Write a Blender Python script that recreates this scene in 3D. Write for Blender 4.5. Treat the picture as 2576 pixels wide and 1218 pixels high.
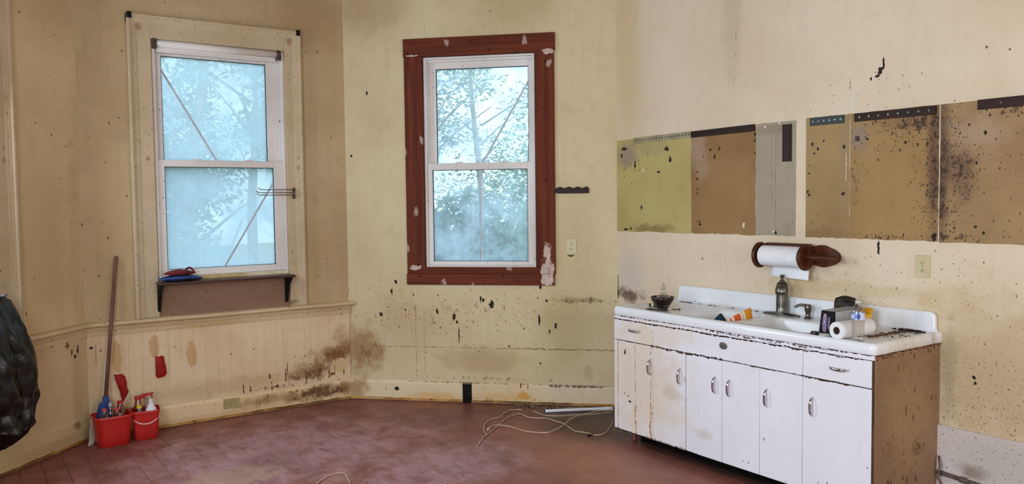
import bpy, bmesh, math, random
from math import sin, cos, pi, radians as R
from mathutils import Vector, Matrix, noise as mnoise

sc = bpy.context.scene
for o in list(bpy.data.objects):
    bpy.data.objects.remove(o)
COL = sc.collection
random.seed(7)

# ------------------------------------------------------------------ camera
F_PX, PITCH, ROLL, YAW, CAM_H = 2050.9, -0.0508, -0.0116, 0.6053, 1.6645
fw = Vector((sin(YAW) * cos(PITCH), cos(YAW) * cos(PITCH), sin(PITCH)))
rt = Vector((cos(YAW), -sin(YAW), 0))
up = rt.cross(fw)
rt2 = rt * cos(ROLL) + up * sin(ROLL)
up2 = -rt * sin(ROLL) + up * cos(ROLL)
cd = bpy.data.cameras.new('camera')
cam = bpy.data.objects.new('camera', cd)
COL.objects.link(cam)
cd.sensor_width = 36
cd.lens = 36 * F_PX / 2576
cd.clip_start = 0.05
cam.matrix_world = Matrix(((rt2.x, up2.x, -fw.x, 0), (rt2.y, up2.y, -fw.y, 0), (rt2.z, up2.z, -fw.z, CAM_H), (0, 0, 0, 1)))
sc.camera = cam

# ------------------------------------------------------------------ sky, daylight, exposure
world = bpy.data.worlds.new('sky')
sc.world = world
world.use_nodes = True
bg = world.node_tree.nodes['Background']
bg.inputs['Color'].default_value = (0.74, 0.91, 1.0, 1)
bg.inputs['Strength'].default_value = 2.05
sc.view_settings.view_transform = 'Standard'
sc.view_settings.look = 'None'
sc.view_settings.exposure = 0.0
sc.view_settings.gamma = 1.0
sc.view_settings.use_curve_mapping = False
sc.cycles.max_bounces = 6
sc.cycles.diffuse_bounces = 3
sc.cycles.glossy_bounces = 2
sc.cycles.transmission_bounces = 4
sc.cycles.transparent_max_bounces = 10
sun_d = bpy.data.lights.new('sun', 'SUN')
sun_d.energy = 4.0
sun_d.angle = R(3)
sun_d.color = (1, .95, .84)
sun = bpy.data.objects.new('sun', sun_d)
COL.objects.link(sun)
sun.rotation_euler = (R(42), 0, R(18))


def daylight(name, loc, direction, w, h, power, color=(0.86, 0.93, 1.0)):
    """area light at a window opening out of view, added to brighten the room"""
    d = bpy.data.lights.new(name, 'AREA')
    d.shape = 'RECTANGLE'
    d.size, d.size_y, d.energy, d.color = w, h, power, color
    o = bpy.data.objects.new(name, d)
    COL.objects.link(o)
    o.location = loc
    o.rotation_euler = Vector(direction).to_track_quat('-Z', 'Y').to_euler()
    return o


S2 = 2 ** .5 / 2
daylight('daylight_bay_window', (-0.06, 5.60, 2.0), (S2, -S2, -0.1), 0.9, 1.7, 57, (.76, .88, 1.0))
daylight('added_side_daylight', (-0.80, 1.9, 1.95), (1, 0.12, -0.1), 1.7, 1.9, 94, (.76, .88, 1.0))  # added light at an unseen side opening, brightens the sink wall
daylight('added_side_daylight_rear', (-0.80, -0.9, 1.95), (1, 0.3, -0.1), 1.2, 1.9, 41, (.76, .88, 1.0))  # second light added on the unseen side wall
daylight('added_rear_daylight', (2.6, -2.52, 1.95), (-0.1, 1, -0.05), 1.8, 1.9, 69, (.96, .95, .92))  # fill light added behind the camera, at an unseen opening

# ------------------------------------------------------------------ helpers
def srgb(r, g, b):
    f = lambda c: (c / 255 / 12.92) if c <= 10 else ((c / 255 + .055) / 1.055) ** 2.4
    return (f(r), f(g), f(b), 1)


class MB:
    """collects shapes that become ONE mesh object"""
    def __init__(s):
        s.v, s.f = [], []

    def add(s, vs, fs):
        n = len(s.v)
        s.v += [tuple(q) for q in vs]
        s.f += [tuple(i + n for i in f) for f in fs]
        return s

    def box(s, x0, x1, y0, y1, z0, z1, m=None):
        vs = [Vector(q) for q in ((x0, y0, z0), (x1, y0, z0), (x1, y1, z0), (x0, y1, z0), (x0, y0, z1), (x1, y0, z1), (x1, y1, z1), (x0, y1, z1))]
        if m:
            vs = [m @ q for q in vs]
        return s.add(vs, [(0, 3, 2, 1), (4, 5, 6, 7), (0, 1, 5, 4), (1, 2, 6, 5), (2, 3, 7, 6), (3, 0, 4, 7)])

    def prism(s, poly, a, b, axis='y', m=None):
        """polygon in the plane across axis, extruded from a to b; poly is (x,z) for y, (y,z) for x, (x,y) for z"""
        def P(p, t):
            if axis == 'y':
                q = Vector((p[0], t, p[1]))
            elif axis == 'x':
                q = Vector((t, p[0], p[1]))
            else:
                q = Vector((p[0], p[1], t))
            return m @ q if m else q
        n = len(poly)
        vs = [P(p, a) for p in poly] + [P(p, b) for p in poly]
        fs = [tuple(range(n)), tuple(reversed(range(n, 2 * n)))] + [(i, i + n, (i + 1) % n + n, (i + 1) % n) for i in range(n)]
        return s.add(vs, fs)

    def lathe(s, prof, seg=24, c=(0, 0, 0), sx=1, sy=1, m=None, cap=True):
        vs, fs = [], []
        for r, z in prof:
            for i in range(seg):
                t = 2 * pi * i / seg
                q = Vector((c[0] + r * sx * cos(t), c[1] + r * sy * sin(t), c[2] + z))
                vs.append(m @ q if m else q)
        for k in range(len(prof) - 1):
            for i in range(seg):
                j = (i + 1) % seg
                fs.append((k * seg + i, k * seg + j, (k + 1) * seg + j, (k + 1) * seg + i))
        if cap:
            fs.append(tuple(reversed(range(seg))))
            fs.append(tuple(range((len(prof) - 1) * seg, len(prof) * seg)))
        return s.add(vs, fs)

    def tube(s, pts, r, seg=8, cap=True):
        pts = [Vector(q) for q in pts]
        vs, fs = [], []
        n = len(pts)
        up = Vector((0, 0, 1))
        prev = None
        for i, q in enumerate(pts):
            d = (pts[min(i + 1, n - 1)] - pts[max(i - 1, 0)]).normalized()
            if prev is None:
                a = d.cross(up if abs(d.z) < .9 else Vector((1, 0, 0))).normalized()
            else:
                a = (prev - d * prev.dot(d)).normalized()
            prev = a
            b = d.cross(a)
            rr = r[i] if isinstance(r, (list, tuple)) else r
            for k in range(seg):
                t = 2 * pi * k / seg
                vs.append(q + (a * cos(t) + b * sin(t)) * rr)
        for i in range(n - 1):
            for k in range(seg):
                j = (k + 1) % seg
                fs.append((i * seg + k, i * seg + j, (i + 1) * seg + j, (i + 1) * seg + k))
        if cap:
            fs.append(tuple(reversed(range(seg))))
            fs.append(tuple(range((n - 1) * seg, n * seg)))
        return s.add(vs, fs)

    def rings(s, rings, cap0=True, cap1=True):
        n = len(rings[0])
        vs = [q for r in rings for q in r]
        fs = []
        for k in range(len(rings) - 1):
            for i in range(n):
                j = (i + 1) % n
                fs.append((k * n + i, k * n + j, (k + 1) * n + j, (k + 1) * n + i))
        if cap0:
            fs.append(tuple(reversed(range(n))))
        if cap1:
            fs.append(tuple(range((len(rings) - 1) * n, len(rings) * n)))
        return s.add(vs, fs)

    def grid(s, fn, nu, nv):
        vs = [fn(i / nu, j / nv) for j in range(nv + 1) for i in range(nu + 1)]
        fs = [(j * (nu + 1) + i, j * (nu + 1) + i + 1, (j + 1) * (nu + 1) + i + 1, (j + 1) * (nu + 1) + i) for j in range(nv) for i in range(nu)]
        return s.add(vs, fs)

    def build(s, name, mat, parent=None, smooth=False, bevel=0, bseg=2, solid=0, sub=0, matrix=None, fix=True, **props):
        me = bpy.data.meshes.new(name)
        me.from_pydata([tuple(q) for q in s.v], [], s.f)
        if fix:
            bm = bmesh.new()
            bm.from_mesh(me)
            bmesh.ops.recalc_face_normals(bm, faces=bm.faces)
            bm.to_mesh(me)
            bm.free()
        if mat:
            me.materials.append(mat)
        o = bpy.data.objects.new(name, me)
        COL.objects.link(o)
        if smooth:
            for q in me.polygons:
                q.use_smooth = True
        if solid:
            md = o.modifiers.new('solid', 'SOLIDIFY')
            md.thickness = solid
            md.offset = 0
        if bevel:
            md = o.modifiers.new('bevel', 'BEVEL')
            md.width = bevel
            md.segments = bseg
            md.limit_method = 'ANGLE'
            md.angle_limit = R(35)
            for q in me.polygons:
                q.use_smooth = True
            try:
                me.set_sharp_from_angle(angle=R(50))
            except Exception:
                pass
        if sub:
            md = o.modifiers.new('sub', 'SUBSURF')
            md.levels = md.render_levels = sub
        if parent:
            o.parent = parent
            if parent.name in INV:
                o.matrix_parent_inverse = INV[parent.name]
        if matrix is not None:
            o.matrix_world = matrix
        for k, val in props.items():
            o[k] = val
        return o


def soft(o, ang=40):
    for q in o.data.polygons:
        q.use_smooth = True
    try:
        o.data.set_sharp_from_angle(angle=R(ang))
    except Exception:
        pass
    return o


INV = {}


def thing(name, label, cat, matrix=None, base=(0, 0, 0), group=None):
    """an Empty at the thing's base; its parts are given in the coordinates of matrix"""
    o = bpy.data.objects.new(name, None)
    o.empty_display_size = .05
    COL.objects.link(o)
    M = matrix if matrix is not None else Matrix.Identity(4)
    o.matrix_world = M @ Matrix.Translation(base)
    INV[o.name] = Matrix.Translation((-base[0], -base[1], -base[2]))
    o['label'], o['category'] = label, cat
    if group:
        o['group'] = group
    return o


def tag(o, label, cat, group=None):
    o['label'], o['category'] = label, cat
    if group:
        o['group'] = group
    return o


def struct(o, label=None):
    o['kind'] = 'structure'
    if label:
        o['label'] = label
    return o


def rrect(x0, x1, y0, y1, r, n=5):
    out = []
    for cx, cy, a in ((x1 - r, y1 - r, 0), (x0 + r, y1 - r, pi / 2), (x0 + r, y0 + r, pi), (x1 - r, y0 + r, 3 * pi / 2)):
        for i in range(n + 1):
            t = a + pi / 2 * i / n
            out.append((cx + r * cos(t), cy + r * sin(t)))
    return out


def spline(pts, n=8):
    pts = [Vector(q) for q in pts]
    P = [pts[0] * 2 - pts[1]] + pts + [pts[-1] * 2 - pts[-2]]
    out = []
    for i in range(1, len(P) - 2):
        for k in range(n):
            t = k / n
            a, b, c, d = P[i - 1], P[i], P[i + 1], P[i + 2]
            out.append(.5 * ((2 * b) + (c - a) * t + (2 * a - 5 * b + 4 * c - d) * t * t + (3 * b - a - 3 * c + d) * t ** 3))
    out.append(pts[-1])
    return out


# ------------------------------------------------------------------ node materials
class NT:
    def __init__(s, name):
        s.m = bpy.data.materials.new(name)
        s.m.use_nodes = True
        s.t = s.m.node_tree
        s.bsdf = s.t.nodes['Principled BSDF']
        s.out = s.t.nodes['Material Output']

    def n(s, typ, **kw):
        q = s.t.nodes.new(typ)
        for k, v in kw.items():
            setattr(q, k, v)
        return q

    def set(s, sock, v):
        if isinstance(v, bpy.types.NodeSocket):
            s.t.links.new(v, sock)
        else:
            sock.default_value = v

    def math(s, op, a, b=None, c=None, clamp=False):
        q = s.n('ShaderNodeMath', operation=op, use_clamp=clamp)
        s.set(q.inputs[0], a)
        if b is not None:
            s.set(q.inputs[1], b)
        if c is not None:
            s.set(q.inputs[2], c)
        return q.outputs[0]

    def ramp(s, v, a, b, smooth=True):
        q = s.n('ShaderNodeMapRange', interpolation_type='SMOOTHSTEP' if smooth else 'LINEAR')
        s.set(q.inputs[0], v)
        q.inputs[1].default_value, q.inputs[2].default_value = a, b
        if a > b:
            q.inputs[1].default_value, q.inputs[2].default_value = b, a
            q.inputs[3].default_value, q.inputs[4].default_value = 1, 0
        return q.outputs[0]

    def mix(s, f, a, b, mode='MIX'):
        q = s.n('ShaderNodeMix', data_type='RGBA', blend_type=mode)
        s.set(q.inputs[0], f)
        s.set(q.inputs[6], a)
        s.set(q.inputs[7], b)
        return q.outputs[2]

    def noise(s, vec, scale, detail=4, rough=.6, dist=0):
        q = s.n('ShaderNodeTexNoise')
        s.t.links.new(vec, q.inputs['Vector'])
        q.inputs['Scale'].default_value = scale
        q.inputs['Detail'].default_value = detail
        q.inputs['Roughness'].default_value = rough
        q.inputs['Distortion'].default_value = dist
        return q.outputs[0]

    def voro(s, vec, scale, dims='2D'):
        q = s.n('ShaderNodeTexVoronoi', voronoi_dimensions=dims)
        s.t.links.new(vec, q.inputs['Vector'])
        q.inputs['Scale'].default_value = scale
        return q.outputs['Distance'], q.outputs['Color']

    def mapping(s, vec, scale=(1, 1, 1), loc=(0, 0, 0), rot=(0, 0, 0)):
        q = s.n('ShaderNodeMapping')
        s.t.links.new(vec, q.inputs[0])
        q.inputs['Location'].default_value = loc
        q.inputs['Rotation'].default_value = rot
        q.inputs['Scale'].default_value = scale
        return q.outputs[0]

    def coord(s, obj=None, kind='Object'):
        if kind == 'World':
            return s.n('ShaderNodeNewGeometry').outputs['Position']
        q = s.n('ShaderNodeTexCoord')
        if obj:
            q.object = obj
        return q.outputs[kind]

    def flat(s, vec, axes='xz'):
        a = s.n('ShaderNodeSeparateXYZ')
        s.t.links.new(vec, a.inputs[0])
        b = s.n('ShaderNodeCombineXYZ')
        for i, ch in enumerate(axes):
            s.t.links.new(a.outputs['xyz'.index(ch)], b.inputs[i])
        return b.outputs[0], a

    def length(s, vec):
        q = s.n('ShaderNodeVectorMath', operation='LENGTH')
        s.t.links.new(vec, q.inputs[0])
        return q.outputs['Value']

    def ell(s, p2, u, v, ru, rv):
        return s.length(s.mapping(p2, (1 / ru, 1 / rv, 0), (-u / ru, -v / rv, 0)))

    def bump(s, h, strength=.2, dist=.01):
        q = s.n('ShaderNodeBump')
        q.inputs['Strength'].default_value = strength
        q.inputs['Distance'].default_value = dist
        s.set(q.inputs['Height'], h)
        s.t.links.new(q.outputs[0], s.bsdf.inputs['Normal'])

    def done(s, col=None, rough=None, **kw):
        if col is not None:
            s.set(s.bsdf.inputs['Base Color'], col)
        if rough is not None:
            s.set(s.bsdf.inputs['Roughness'], rough)
        for k, v in kw.items():
            s.set(s.bsdf.inputs[k.replace('_', ' ')], v)
        return s.m


DARK = srgb(38, 26, 18)


def paint(name, base, var, obj=None, axes='xz', rough=.55, cloud=1.2, stains=(), patches=(), spots=(), specks=(), cracks=(), streak=0, streakcol=None,
          bump=.15, spotcol=DARK, kind='Object', random_tint=0, grain=0.06, spec=.22, mottle=()):
    """old paint: two tones, then stains (soft), patches (hard edged bare areas), chips, specks and cracks"""
    n = NT(name)
    vec = n.coord(obj, kind)
    p, sep = n.flat(vec, axes)
    n1 = n.noise(p, cloud, 2, .55)
    n2 = n.noise(p, 9, 3, .65)
    n3 = n.noise(p, 45, 2, .6)
    col = n.mix(n.ramp(n1, .35, .68), base, var)
    if random_tint:
        oi = n.n('ShaderNodeObjectInfo')
        f = n.math('MULTIPLY', oi.outputs['Random'], random_tint)
        col = n.mix(f, col, tuple(c * .6 for c in base[:3]) + (1,))
    if grain:
        col = n.mix(n.math('MULTIPLY', n.ramp(n2, .45, .75), grain * 3), col, tuple(c * .55 for c in var[:3]) + (1,))
    if streak:
        st = n.noise(n.mapping(p, (14, .7, 1)), 1.6, 3, .6)
        col = n.mix(n.math('MULTIPLY', n.ramp(st, .52, .72), streak), col, streakcol or tuple(c * .5 for c in var[:3]) + (1,))
    wob = n.math('SUBTRACT', n2, .5)
    wob3 = n.math('SUBTRACT', n3, .5)
    for (u, v, ru, rv, c, k, amp) in stains:
        e = n.math('MULTIPLY_ADD', wob, amp, n.ell(p, u, v, ru, rv))
        m = n.math('MULTIPLY', n.ramp(e, 1.0, .25), k)
        col = n.mix(m, col, c)
    for (u, v, ru, rv, c) in patches:
        e = n.math('MULTIPLY_ADD', wob, 1.7, n.ell(p, u, v, ru, rv))
        col = n.mix(n.ramp(e, 1.03, .97), col, c)
    for (sc_, dens, size, stretch, c, reg) in specks:
        d, rc = n.voro(n.mapping(p, (1, 1 / stretch, 1)), sc_)
        s2 = n.n('ShaderNodeSeparateColor')
        n.t.links.new(rc, s2.inputs[0])
        th = dens
        if reg:
            e = n.math('MULTIPLY_ADD', wob, .9, n.ell(p, *reg))
            th = n.math('MULTIPLY', n.ramp(e, 1.0, .2), dens)
        on = n.math('LESS_THAN', s2.outputs[0], th)
        sz = n.math('MULTIPLY', n.math('MULTIPLY_ADD', s2.outputs[1], .75, .25), size)
        e = n.math('MULTIPLY_ADD', wob3, .35, d)
        inn = n.ramp(n.math('SUBTRACT', sz, e), 0, .04)
        col = n.mix(n.math('MULTIPLY', n.math('MULTIPLY', on, inn), .9), col, c)
    for (u, v, ru, rv, sc_, thr, c, k) in mottle:
        reg = n.ramp(n.math('MULTIPLY_ADD', wob, 1.1, n.ell(p, u, v, ru, rv)), 1.0, .15)
        nz = n.noise(n.mapping(p, (1, .6, 1)), sc_, 4, .72)
        m = n.ramp(n.math('MULTIPLY_ADD', reg, .30, nz), thr, thr + .07)
        col = n.mix(n.math('MULTIPLY', n.math('MULTIPLY', m, n.math('MINIMUM', n.math('MULTIPLY', reg, 3.0), 1.0)), k), col, c)
    for s_ in spots:
        u, v, ru, rv = s_[:4]
        c = s_[4] if len(s_) > 4 else spotcol
        e = n.math('MULTIPLY_ADD', wob3, 2.6, n.ell(p, u, v, ru * .8, rv * .8))
        col = n.mix(n.ramp(e, 1.1, .85), col, c)
    for (kind_, pos, a, b, w, amp, c) in cracks:
        along, across = (0, 1) if kind_ == 'h' else (1, 0)
        s3 = n.n('ShaderNodeSeparateXYZ')
        n.t.links.new(p, s3.inputs[0])
        dlt = n.math('ABSOLUTE', n.math('MULTIPLY_ADD', wob, amp, n.math('SUBTRACT', s3.outputs[across], pos)))
        width = n.math('MULTIPLY', n.ramp(n3, .30, .62), w)
        m = n.ramp(n.math('SUBTRACT', width, dlt), 0, w * .4)
        m = n.math('MULTIPLY', m, n.math('MULTIPLY', n.math('GREATER_THAN', s3.outputs[along], a), n.math('LESS_THAN', s3.outputs[along], b)))
        col = n.mix(m, col, c)
    if bump >= .1:
        n.bump(n3, bump, .004)
    n.bsdf.inputs['Specular IOR Level'].default_value = spec
    return n.done(col, n.math('MULTIPLY_ADD', n2, .25, rough - .12))


def plain(name, col, rough=.5, var=None, scale=8, bump=0, metallic=0, coat=0, spec=.5, bscale=40):
    n = NT(name)
    p = n.coord()
    a = n.noise(p, scale, 2)
    c = n.mix(n.ramp(a, .3, .7), col, var or tuple(q * .8 for q in col[:3]) + (1,))
    if bump:
        n.bump(n.noise(p, bscale, 2), bump, .004)
    m = n.done(c, rough, Metallic=metallic)
    n.bsdf.inputs['Coat Weight'].default_value = coat
    n.bsdf.inputs['Specular IOR Level'].default_value = spec
    return m


def wood(name, c0, c1, axis=2, scale=18, rough=.55, stretch=.06, knots=False, bump=.15):
    n = NT(name)
    p = n.coord()
    sc3 = [1, 1, 1]
    sc3[axis] = stretch
    g = n.noise(n.mapping(p, tuple(sc3)), scale, 6, .65, .4)
    c = n.mix(n.ramp(g, .3, .7), c0, c1)
    n.bump(g, bump, .003)
    n.bsdf.inputs['Specular IOR Level'].default_value = .2
    return n.done(c, rough)


def clear(name, tint=(1, 1, 1, 1), gloss=.12, rough=.03, milk=0):
    n = NT(name)
    tr = n.n('ShaderNodeBsdfTransparent')
    tr.inputs[0].default_value = tint
    gl = n.n('ShaderNodeBsdfGlossy')
    gl.inputs['Roughness'].default_value = rough
    lw = n.n('ShaderNodeLayerWeight')
    lw.inputs[0].default_value = .35
    mx = n.n('ShaderNodeMixShader')
    f = n.math('MULTIPLY_ADD', lw.outputs['Facing'], .55, gloss, clamp=True)
    n.set(mx.inputs[0], f)
    n.t.links.new(tr.outputs[0], mx.inputs[1])
    n.t.links.new(gl.outputs[0], mx.inputs[2])
    last = mx.outputs[0]
    if milk:
        df = n.n('ShaderNodeBsdfDiffuse')
        df.inputs[0].default_value = (.85, .85, .86, 1)
        m2 = n.n('ShaderNodeMixShader')
        m2.inputs[0].default_value = milk
        n.t.links.new(last, m2.inputs[1])
        n.t.links.new(df.outputs[0], m2.inputs[2])
        last = m2.outputs[0]
    n.t.links.new(last, n.out.inputs[0])
    return n.m


# ------------------------------------------------------------------ the walls' own frames (local x along the wall, y into the wall, z up)
XAB, XBC, YB, XD = 0.7716, 2.7637, 6.4307, 4.3596
LC = (XD - XBC) * 2 ** .5
YCD = YB - (XD - XBC)


def frame(ox, oy, dx, dy):
    return Matrix(((dx, -dy, 0, ox), (dy, dx, 0, oy), (0, 0, 1, 0), (0, 0, 0, 1)))


MA = frame(XAB - LC * S2, YB - LC * S2, S2, S2)
MBk = frame(XAB, YB, 1, 0)
MC = frame(XBC, YB, S2, -S2)
MD = frame(XD, YCD, 0, -1)
ME = frame(XAB - LC * S2, -2.6, 0, 1)
MR = frame(XD, -2.6, -1, 0)
ZC = 3.75


def T(x, y, z):
    return Matrix.Translation((x, y, z))


def wall_mesh(L, holes, t=.14, e0=0.06, e1=0.06):
    """a wall with rectangular openings"""
    m = MB()
    us = sorted({-e0, L + e1} | {h[0] for h in holes} | {h[1] for h in holes})
    for a, b in zip(us[:-1], us[1:]):
        zs = [0]
        for h in holes:
            if h[0] <= a + 1e-6 and h[1] >= b - 1e-6:
                zs += [h[2], h[3]]
        zs += [ZC]
        for k in range(0, len(zs), 2):
            m.box(a, b, 0, t, zs[k] if k else -.05, zs[k + 1])
    return m


HOLE_B = (.50, 1.48, 1.10, 2.872)
HOLE_C = (.685, 1.612, 1.125, 2.845)
HOLE_A = (LC - 1.70, LC - .77, 1.125, 2.845)

# ------------------------------------------------------------------ wall materials
CREAM = srgb(226, 208, 164)
CREAM2 = srgb(213, 192, 144)
BROWN = srgb(112, 76, 44)
UMBER = srgb(70, 44, 26)
GREY = srgb(172, 160, 140)
m_wallA = paint('cream_wall_paint_left', srgb(226, 200, 158), srgb(210, 182, 138), streak=.10, grain=.05,
                specks=[(7, .05, .07, 1.5, UMBER, None), (30, .02, .2, 1.3, UMBER, None)],
                stains=[(1.9, 1.5, .5, 1.2, srgb(178, 148, 96), .35, 1.4), (2.0, 3.1, .6, .5, srgb(160, 130, 84), .35, 1.2), (2.22, 1.2, .12, 1.5, srgb(170, 142, 92), .3, 1.0)])
m_wallB = paint('cream_wall_paint_bay', srgb(198, 172, 133), srgb(184, 157, 117), streak=.12, grain=.06,
                specks=[(7, .05, .07, 1.6, UMBER, None), (30, .02, .2, 1.3, UMBER, None)],
                stains=[(1.75, 3.15, .5, .42, srgb(150, 118, 74), .45, 1.4), (.6, 3.35, .9, .3, srgb(160, 130, 84), .35, 1.0), (1.85, 2.6, .2, .5, srgb(178, 150, 100), .3, 1.2), (.15, 1.6, .2, .9, srgb(182, 152, 100), .25, 1.2)])
m_wallC = paint('cream_wall_paint_window', srgb(214, 194, 156), srgb(204, 182, 140), streak=.10, grain=.06, mottle=[(.95, .76, 1.2, .22, 16, .84, srgb(140, 104, 66), .5), (.16, .4, .22, .22, 20, .78, srgb(110, 72, 40), .5), (2.0, .85, .4, .04, 30, .78, srgb(84, 60, 38), .7), (1.2, .2, 1.2, .05, 26, .82, srgb(110, 76, 46), .6)],
                stains=[(.12, .42, .26, .28, srgb(150, 108, 60), .75, 1.6), (.25, 3.3, .5, .4, srgb(160, 128, 82), .5, 1.2), (1.15, .36, .5, .15, srgb(176, 146, 100), .6, 1.3),
                        (.55, .6, .35, .35, srgb(184, 156, 108), .35, 1.4), (1.85, .65, .35, .45, srgb(182, 160, 104), .5, 1.4), (2.02, .27, .06, .08, srgb(150, 130, 90), .35, 1.6),
                        (1.45, 3.25, .5, .3, srgb(178, 152, 104), .4, 1.5), (.42, .72, .3, .25, srgb(190, 158, 112), .3, 1.4), (1.95, .86, .3, .03, srgb(120, 92, 58), .5, 1.4)],
                spots=[(.38, .915, .012, .03), (.5, .765, .011, .013), (.772, .752, .011, .03), (.915, .71, .02, .03), (.94, .668, .012, .02), (1.143, .855, .009, .045), (1.163, .85, .012, .025),
                       (1.234, .815, .026, .035), (1.64, .962, .015, .016), (1.688, .852, .013, .014), (1.625, .70, .01, .06), (1.76, .655, .012, .03), (.285, .722, .014, .024),
                       (1.63, .34, .009, .012), (1.71, .6, .008, .02), (.955, .56, .006, .08), (.69, 2.5, .001, .001), (.20, 2.57, .012, .02), (.05, 2.05, .01, .014), (.42, 1.0, .016, .02)],
                specks=[(18, .45, .11, 1.6, UMBER, (.9, .72, 1.3, .4)), (44, .3, .18, 1.6, BROWN, (.95, .72, 1.4, .36)), (90, .2, .22, 1.6, BROWN, (.95, .72, 1.4, .36)), (26, .55, .15, .5, UMBER, (2.0, .83, .5, .10)), (8, .06, .07, 1.4, UMBER, None), (60, .35, .2, 1.2, UMBER, (.33, .95, .2, .3))],
                cracks=[('h', .455, .25, 2.3, .0035, .03, srgb(120, 96, 62)), ('h', .462, 1.5, 2.3, .003, .05, srgb(96, 74, 46)), ('v', .585, .15, .8, .004, .01, srgb(150, 126, 80)), ('v', .66, .2, .8, .004, .012, srgb(160, 136, 88))])
m_wallD = paint('cream_wall_paint_sink_side', srgb(228, 208, 182), srgb(220, 197, 168), streak=.08, streakcol=srgb(176, 150, 116), grain=.03,
                stains=[(.15, 1.05, .25, .3, srgb(206, 192, 182), .7, 1.3), (.12, .92, .22, .07, srgb(88, 60, 46), .85, 2.2), (2.62, .75, .06, .35, srgb(120, 116, 110), .7, 1.2), (2.85, .75, .7, .55, srgb(196, 170, 130), .75, 1.3),
                        (2.6, 1.12, .25, .12, srgb(206, 178, 128), .4, 1.3), (1.66, 1.1, .3, .12, srgb(188, 158, 112), .5, 1.3), (.12, 2.8, .22, 1.2, srgb(206, 182, 130), .6, 1.0), (2.0, 1.12, .8, .06, srgb(200, 176, 130), .5, 1.4),
                        (1.15, 2.9, .12, .6, srgb(190, 172, 146), .45, 1.6), (2.95, 3.0, .5, .5, srgb(206, 186, 144), .4, 1.2)],
                spots=[(2.207, 2.37, .018, .03), (2.225, 2.41, .008, .05), (2.19, 2.345, .02, .01), (2.15, 2.335, .008, .015), (2.02, 2.32, .003, .04, srgb(120, 96, 66)), (2.745, .715, .011, .016), (2.752, .69, .009, .012), (2.207, 1.375, .009, .055),
                       (.01, .98, .006, .13), (2.04, 2.2, .015, .12, srgb(222, 212, 192)), (1.18, 2.75, .003, .06, srgb(150, 128, 96)), (1.165, 2.45, .002, .05, srgb(150, 128, 96))],
                specks=[(34, .3, .13, 1.8, srgb(120, 96, 66), (2.85, .70, .7, .6)), (55, .3, .2, 1.8, srgb(120, 96, 68), (2.8, .55, .6, .3)), (100, .45, .26, 1.5, srgb(140, 114, 82), (2.8, .62, .6, .4)), (32, .28, .11, 1.7, UMBER, (2.3, 1.16, 1.1, .28)), (80, .28, .2, 1.4, srgb(150, 122, 88), (2.3, 1.18, 1.0, .26)), (45, .3, .18, 1.5, srgb(110, 88, 60), (2.2, 2.25, .5, .18)),
                        (9, .05, .06, 1.6, UMBER, None), (18, .12, .1, 4.0, BROWN, (1.1, 2.75, .6, .6))])
WAIN = dict(mottle=[(1.85, .38, .26, .12, 18, .74, srgb(104, 64, 34), .6), (1.62, .25, .3, .09, 22, .74, srgb(96, 60, 34), .65), (1.4, .19, .6, .04, 30, .78, srgb(96, 58, 32), .6)],
    stains=[(1.86, .40, .30, .13, srgb(140, 92, 48), .8, 1.8), (1.62, .28, .25, .10, srgb(128, 84, 46), .75, 1.8), (1.93, .45, .14, .22, srgb(150, 108, 62), .6, 1.6), (.02, .45, .1, .5, srgb(180, 146, 98), .4, 1.3),
            (.9, .25, .7, .1, srgb(176, 142, 98), .4, 1.5)],
    patches=[(.195, .555, .032, .115, srgb(204, 166, 118)), (.447, .62, .036, .08, srgb(204, 166, 118)), (.71, .525, .04, .085, srgb(204, 166, 118)), (1.9, .30, .08, .06, srgb(214, 186, 140))],
    spots=[(1.09, .205, .006, .05, srgb(110, 62, 34)), (1.145, .2, .01, .03, srgb(110, 62, 34)), (1.3, .28, .008, .03, srgb(90, 54, 30)), (1.315, .2, .006, .05, srgb(110, 62, 34)), (1.36, .2, .012, .02, srgb(110, 62, 34)), (1.43, .27, .008, .06, srgb(120, 70, 38)),
           (1.445, .32, .004, .08, srgb(90, 54, 30)), (1.60, .22, .006, .05, srgb(110, 62, 34)), (1.70, .23, .006, .05, srgb(110, 62, 34)), (1.80, .24, .008, .05, srgb(110, 62, 34)), (1.83, .235, .016, .022, srgb(128, 74, 40)), (1.93, .235, .006, .03, srgb(110, 62, 34)), (1.85, .28, .003, .08, srgb(90, 54, 30)),
           (.03, .655, .016, .01), (.06, .6, .003, .1, srgb(150, 116, 76))],
    specks=[(12, .14, .08, 1.3, UMBER, None), (42, .5, .2, 2.5, srgb(100, 62, 36), (1.75, .28, .5, .2))], streak=.16)

# ------------------------------------------------------------------ walls, ceiling
wall_left = struct(wall_mesh(LC, [HOLE_A]).build('wall_left', m_wallA, matrix=MA))
wall_back = struct(wall_mesh(XBC - XAB, [HOLE_B]).build('wall_back', m_wallB, matrix=MBk))
wall_back_right = struct(wall_mesh(LC, [HOLE_C]).build('wall_back_right', m_wallC, matrix=MC))
wall_right = struct(wall_mesh(YCD + 2.6, []).build('wall_right', m_wallD, matrix=MD))
side_holes = [(.9, 2.5, .9, 2.9), (3.6, 5.4, .9, 2.9)]
wall_side = struct(wall_mesh(YCD + 2.6, side_holes).build('wall_side', m_wallA, matrix=ME))
wall_rear = struct(wall_mesh(XD - XAB + LC * S2, [(.9, 2.7, .9, 2.9)]).build('wall_rear', m_wallA, matrix=MR))
ceil_m = plain('brown_ceiling_boards', srgb(134, 108, 78), .8)
foot = [(XAB - LC * S2, -2.6), (XD, -2.6), (XD, YCD), (XBC, YB), (XAB, YB), (XAB - LC * S2, YCD)]
struct(MB().prism(foot, ZC, ZC + .1, 'z').build('ceiling', ceil_m))

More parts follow.
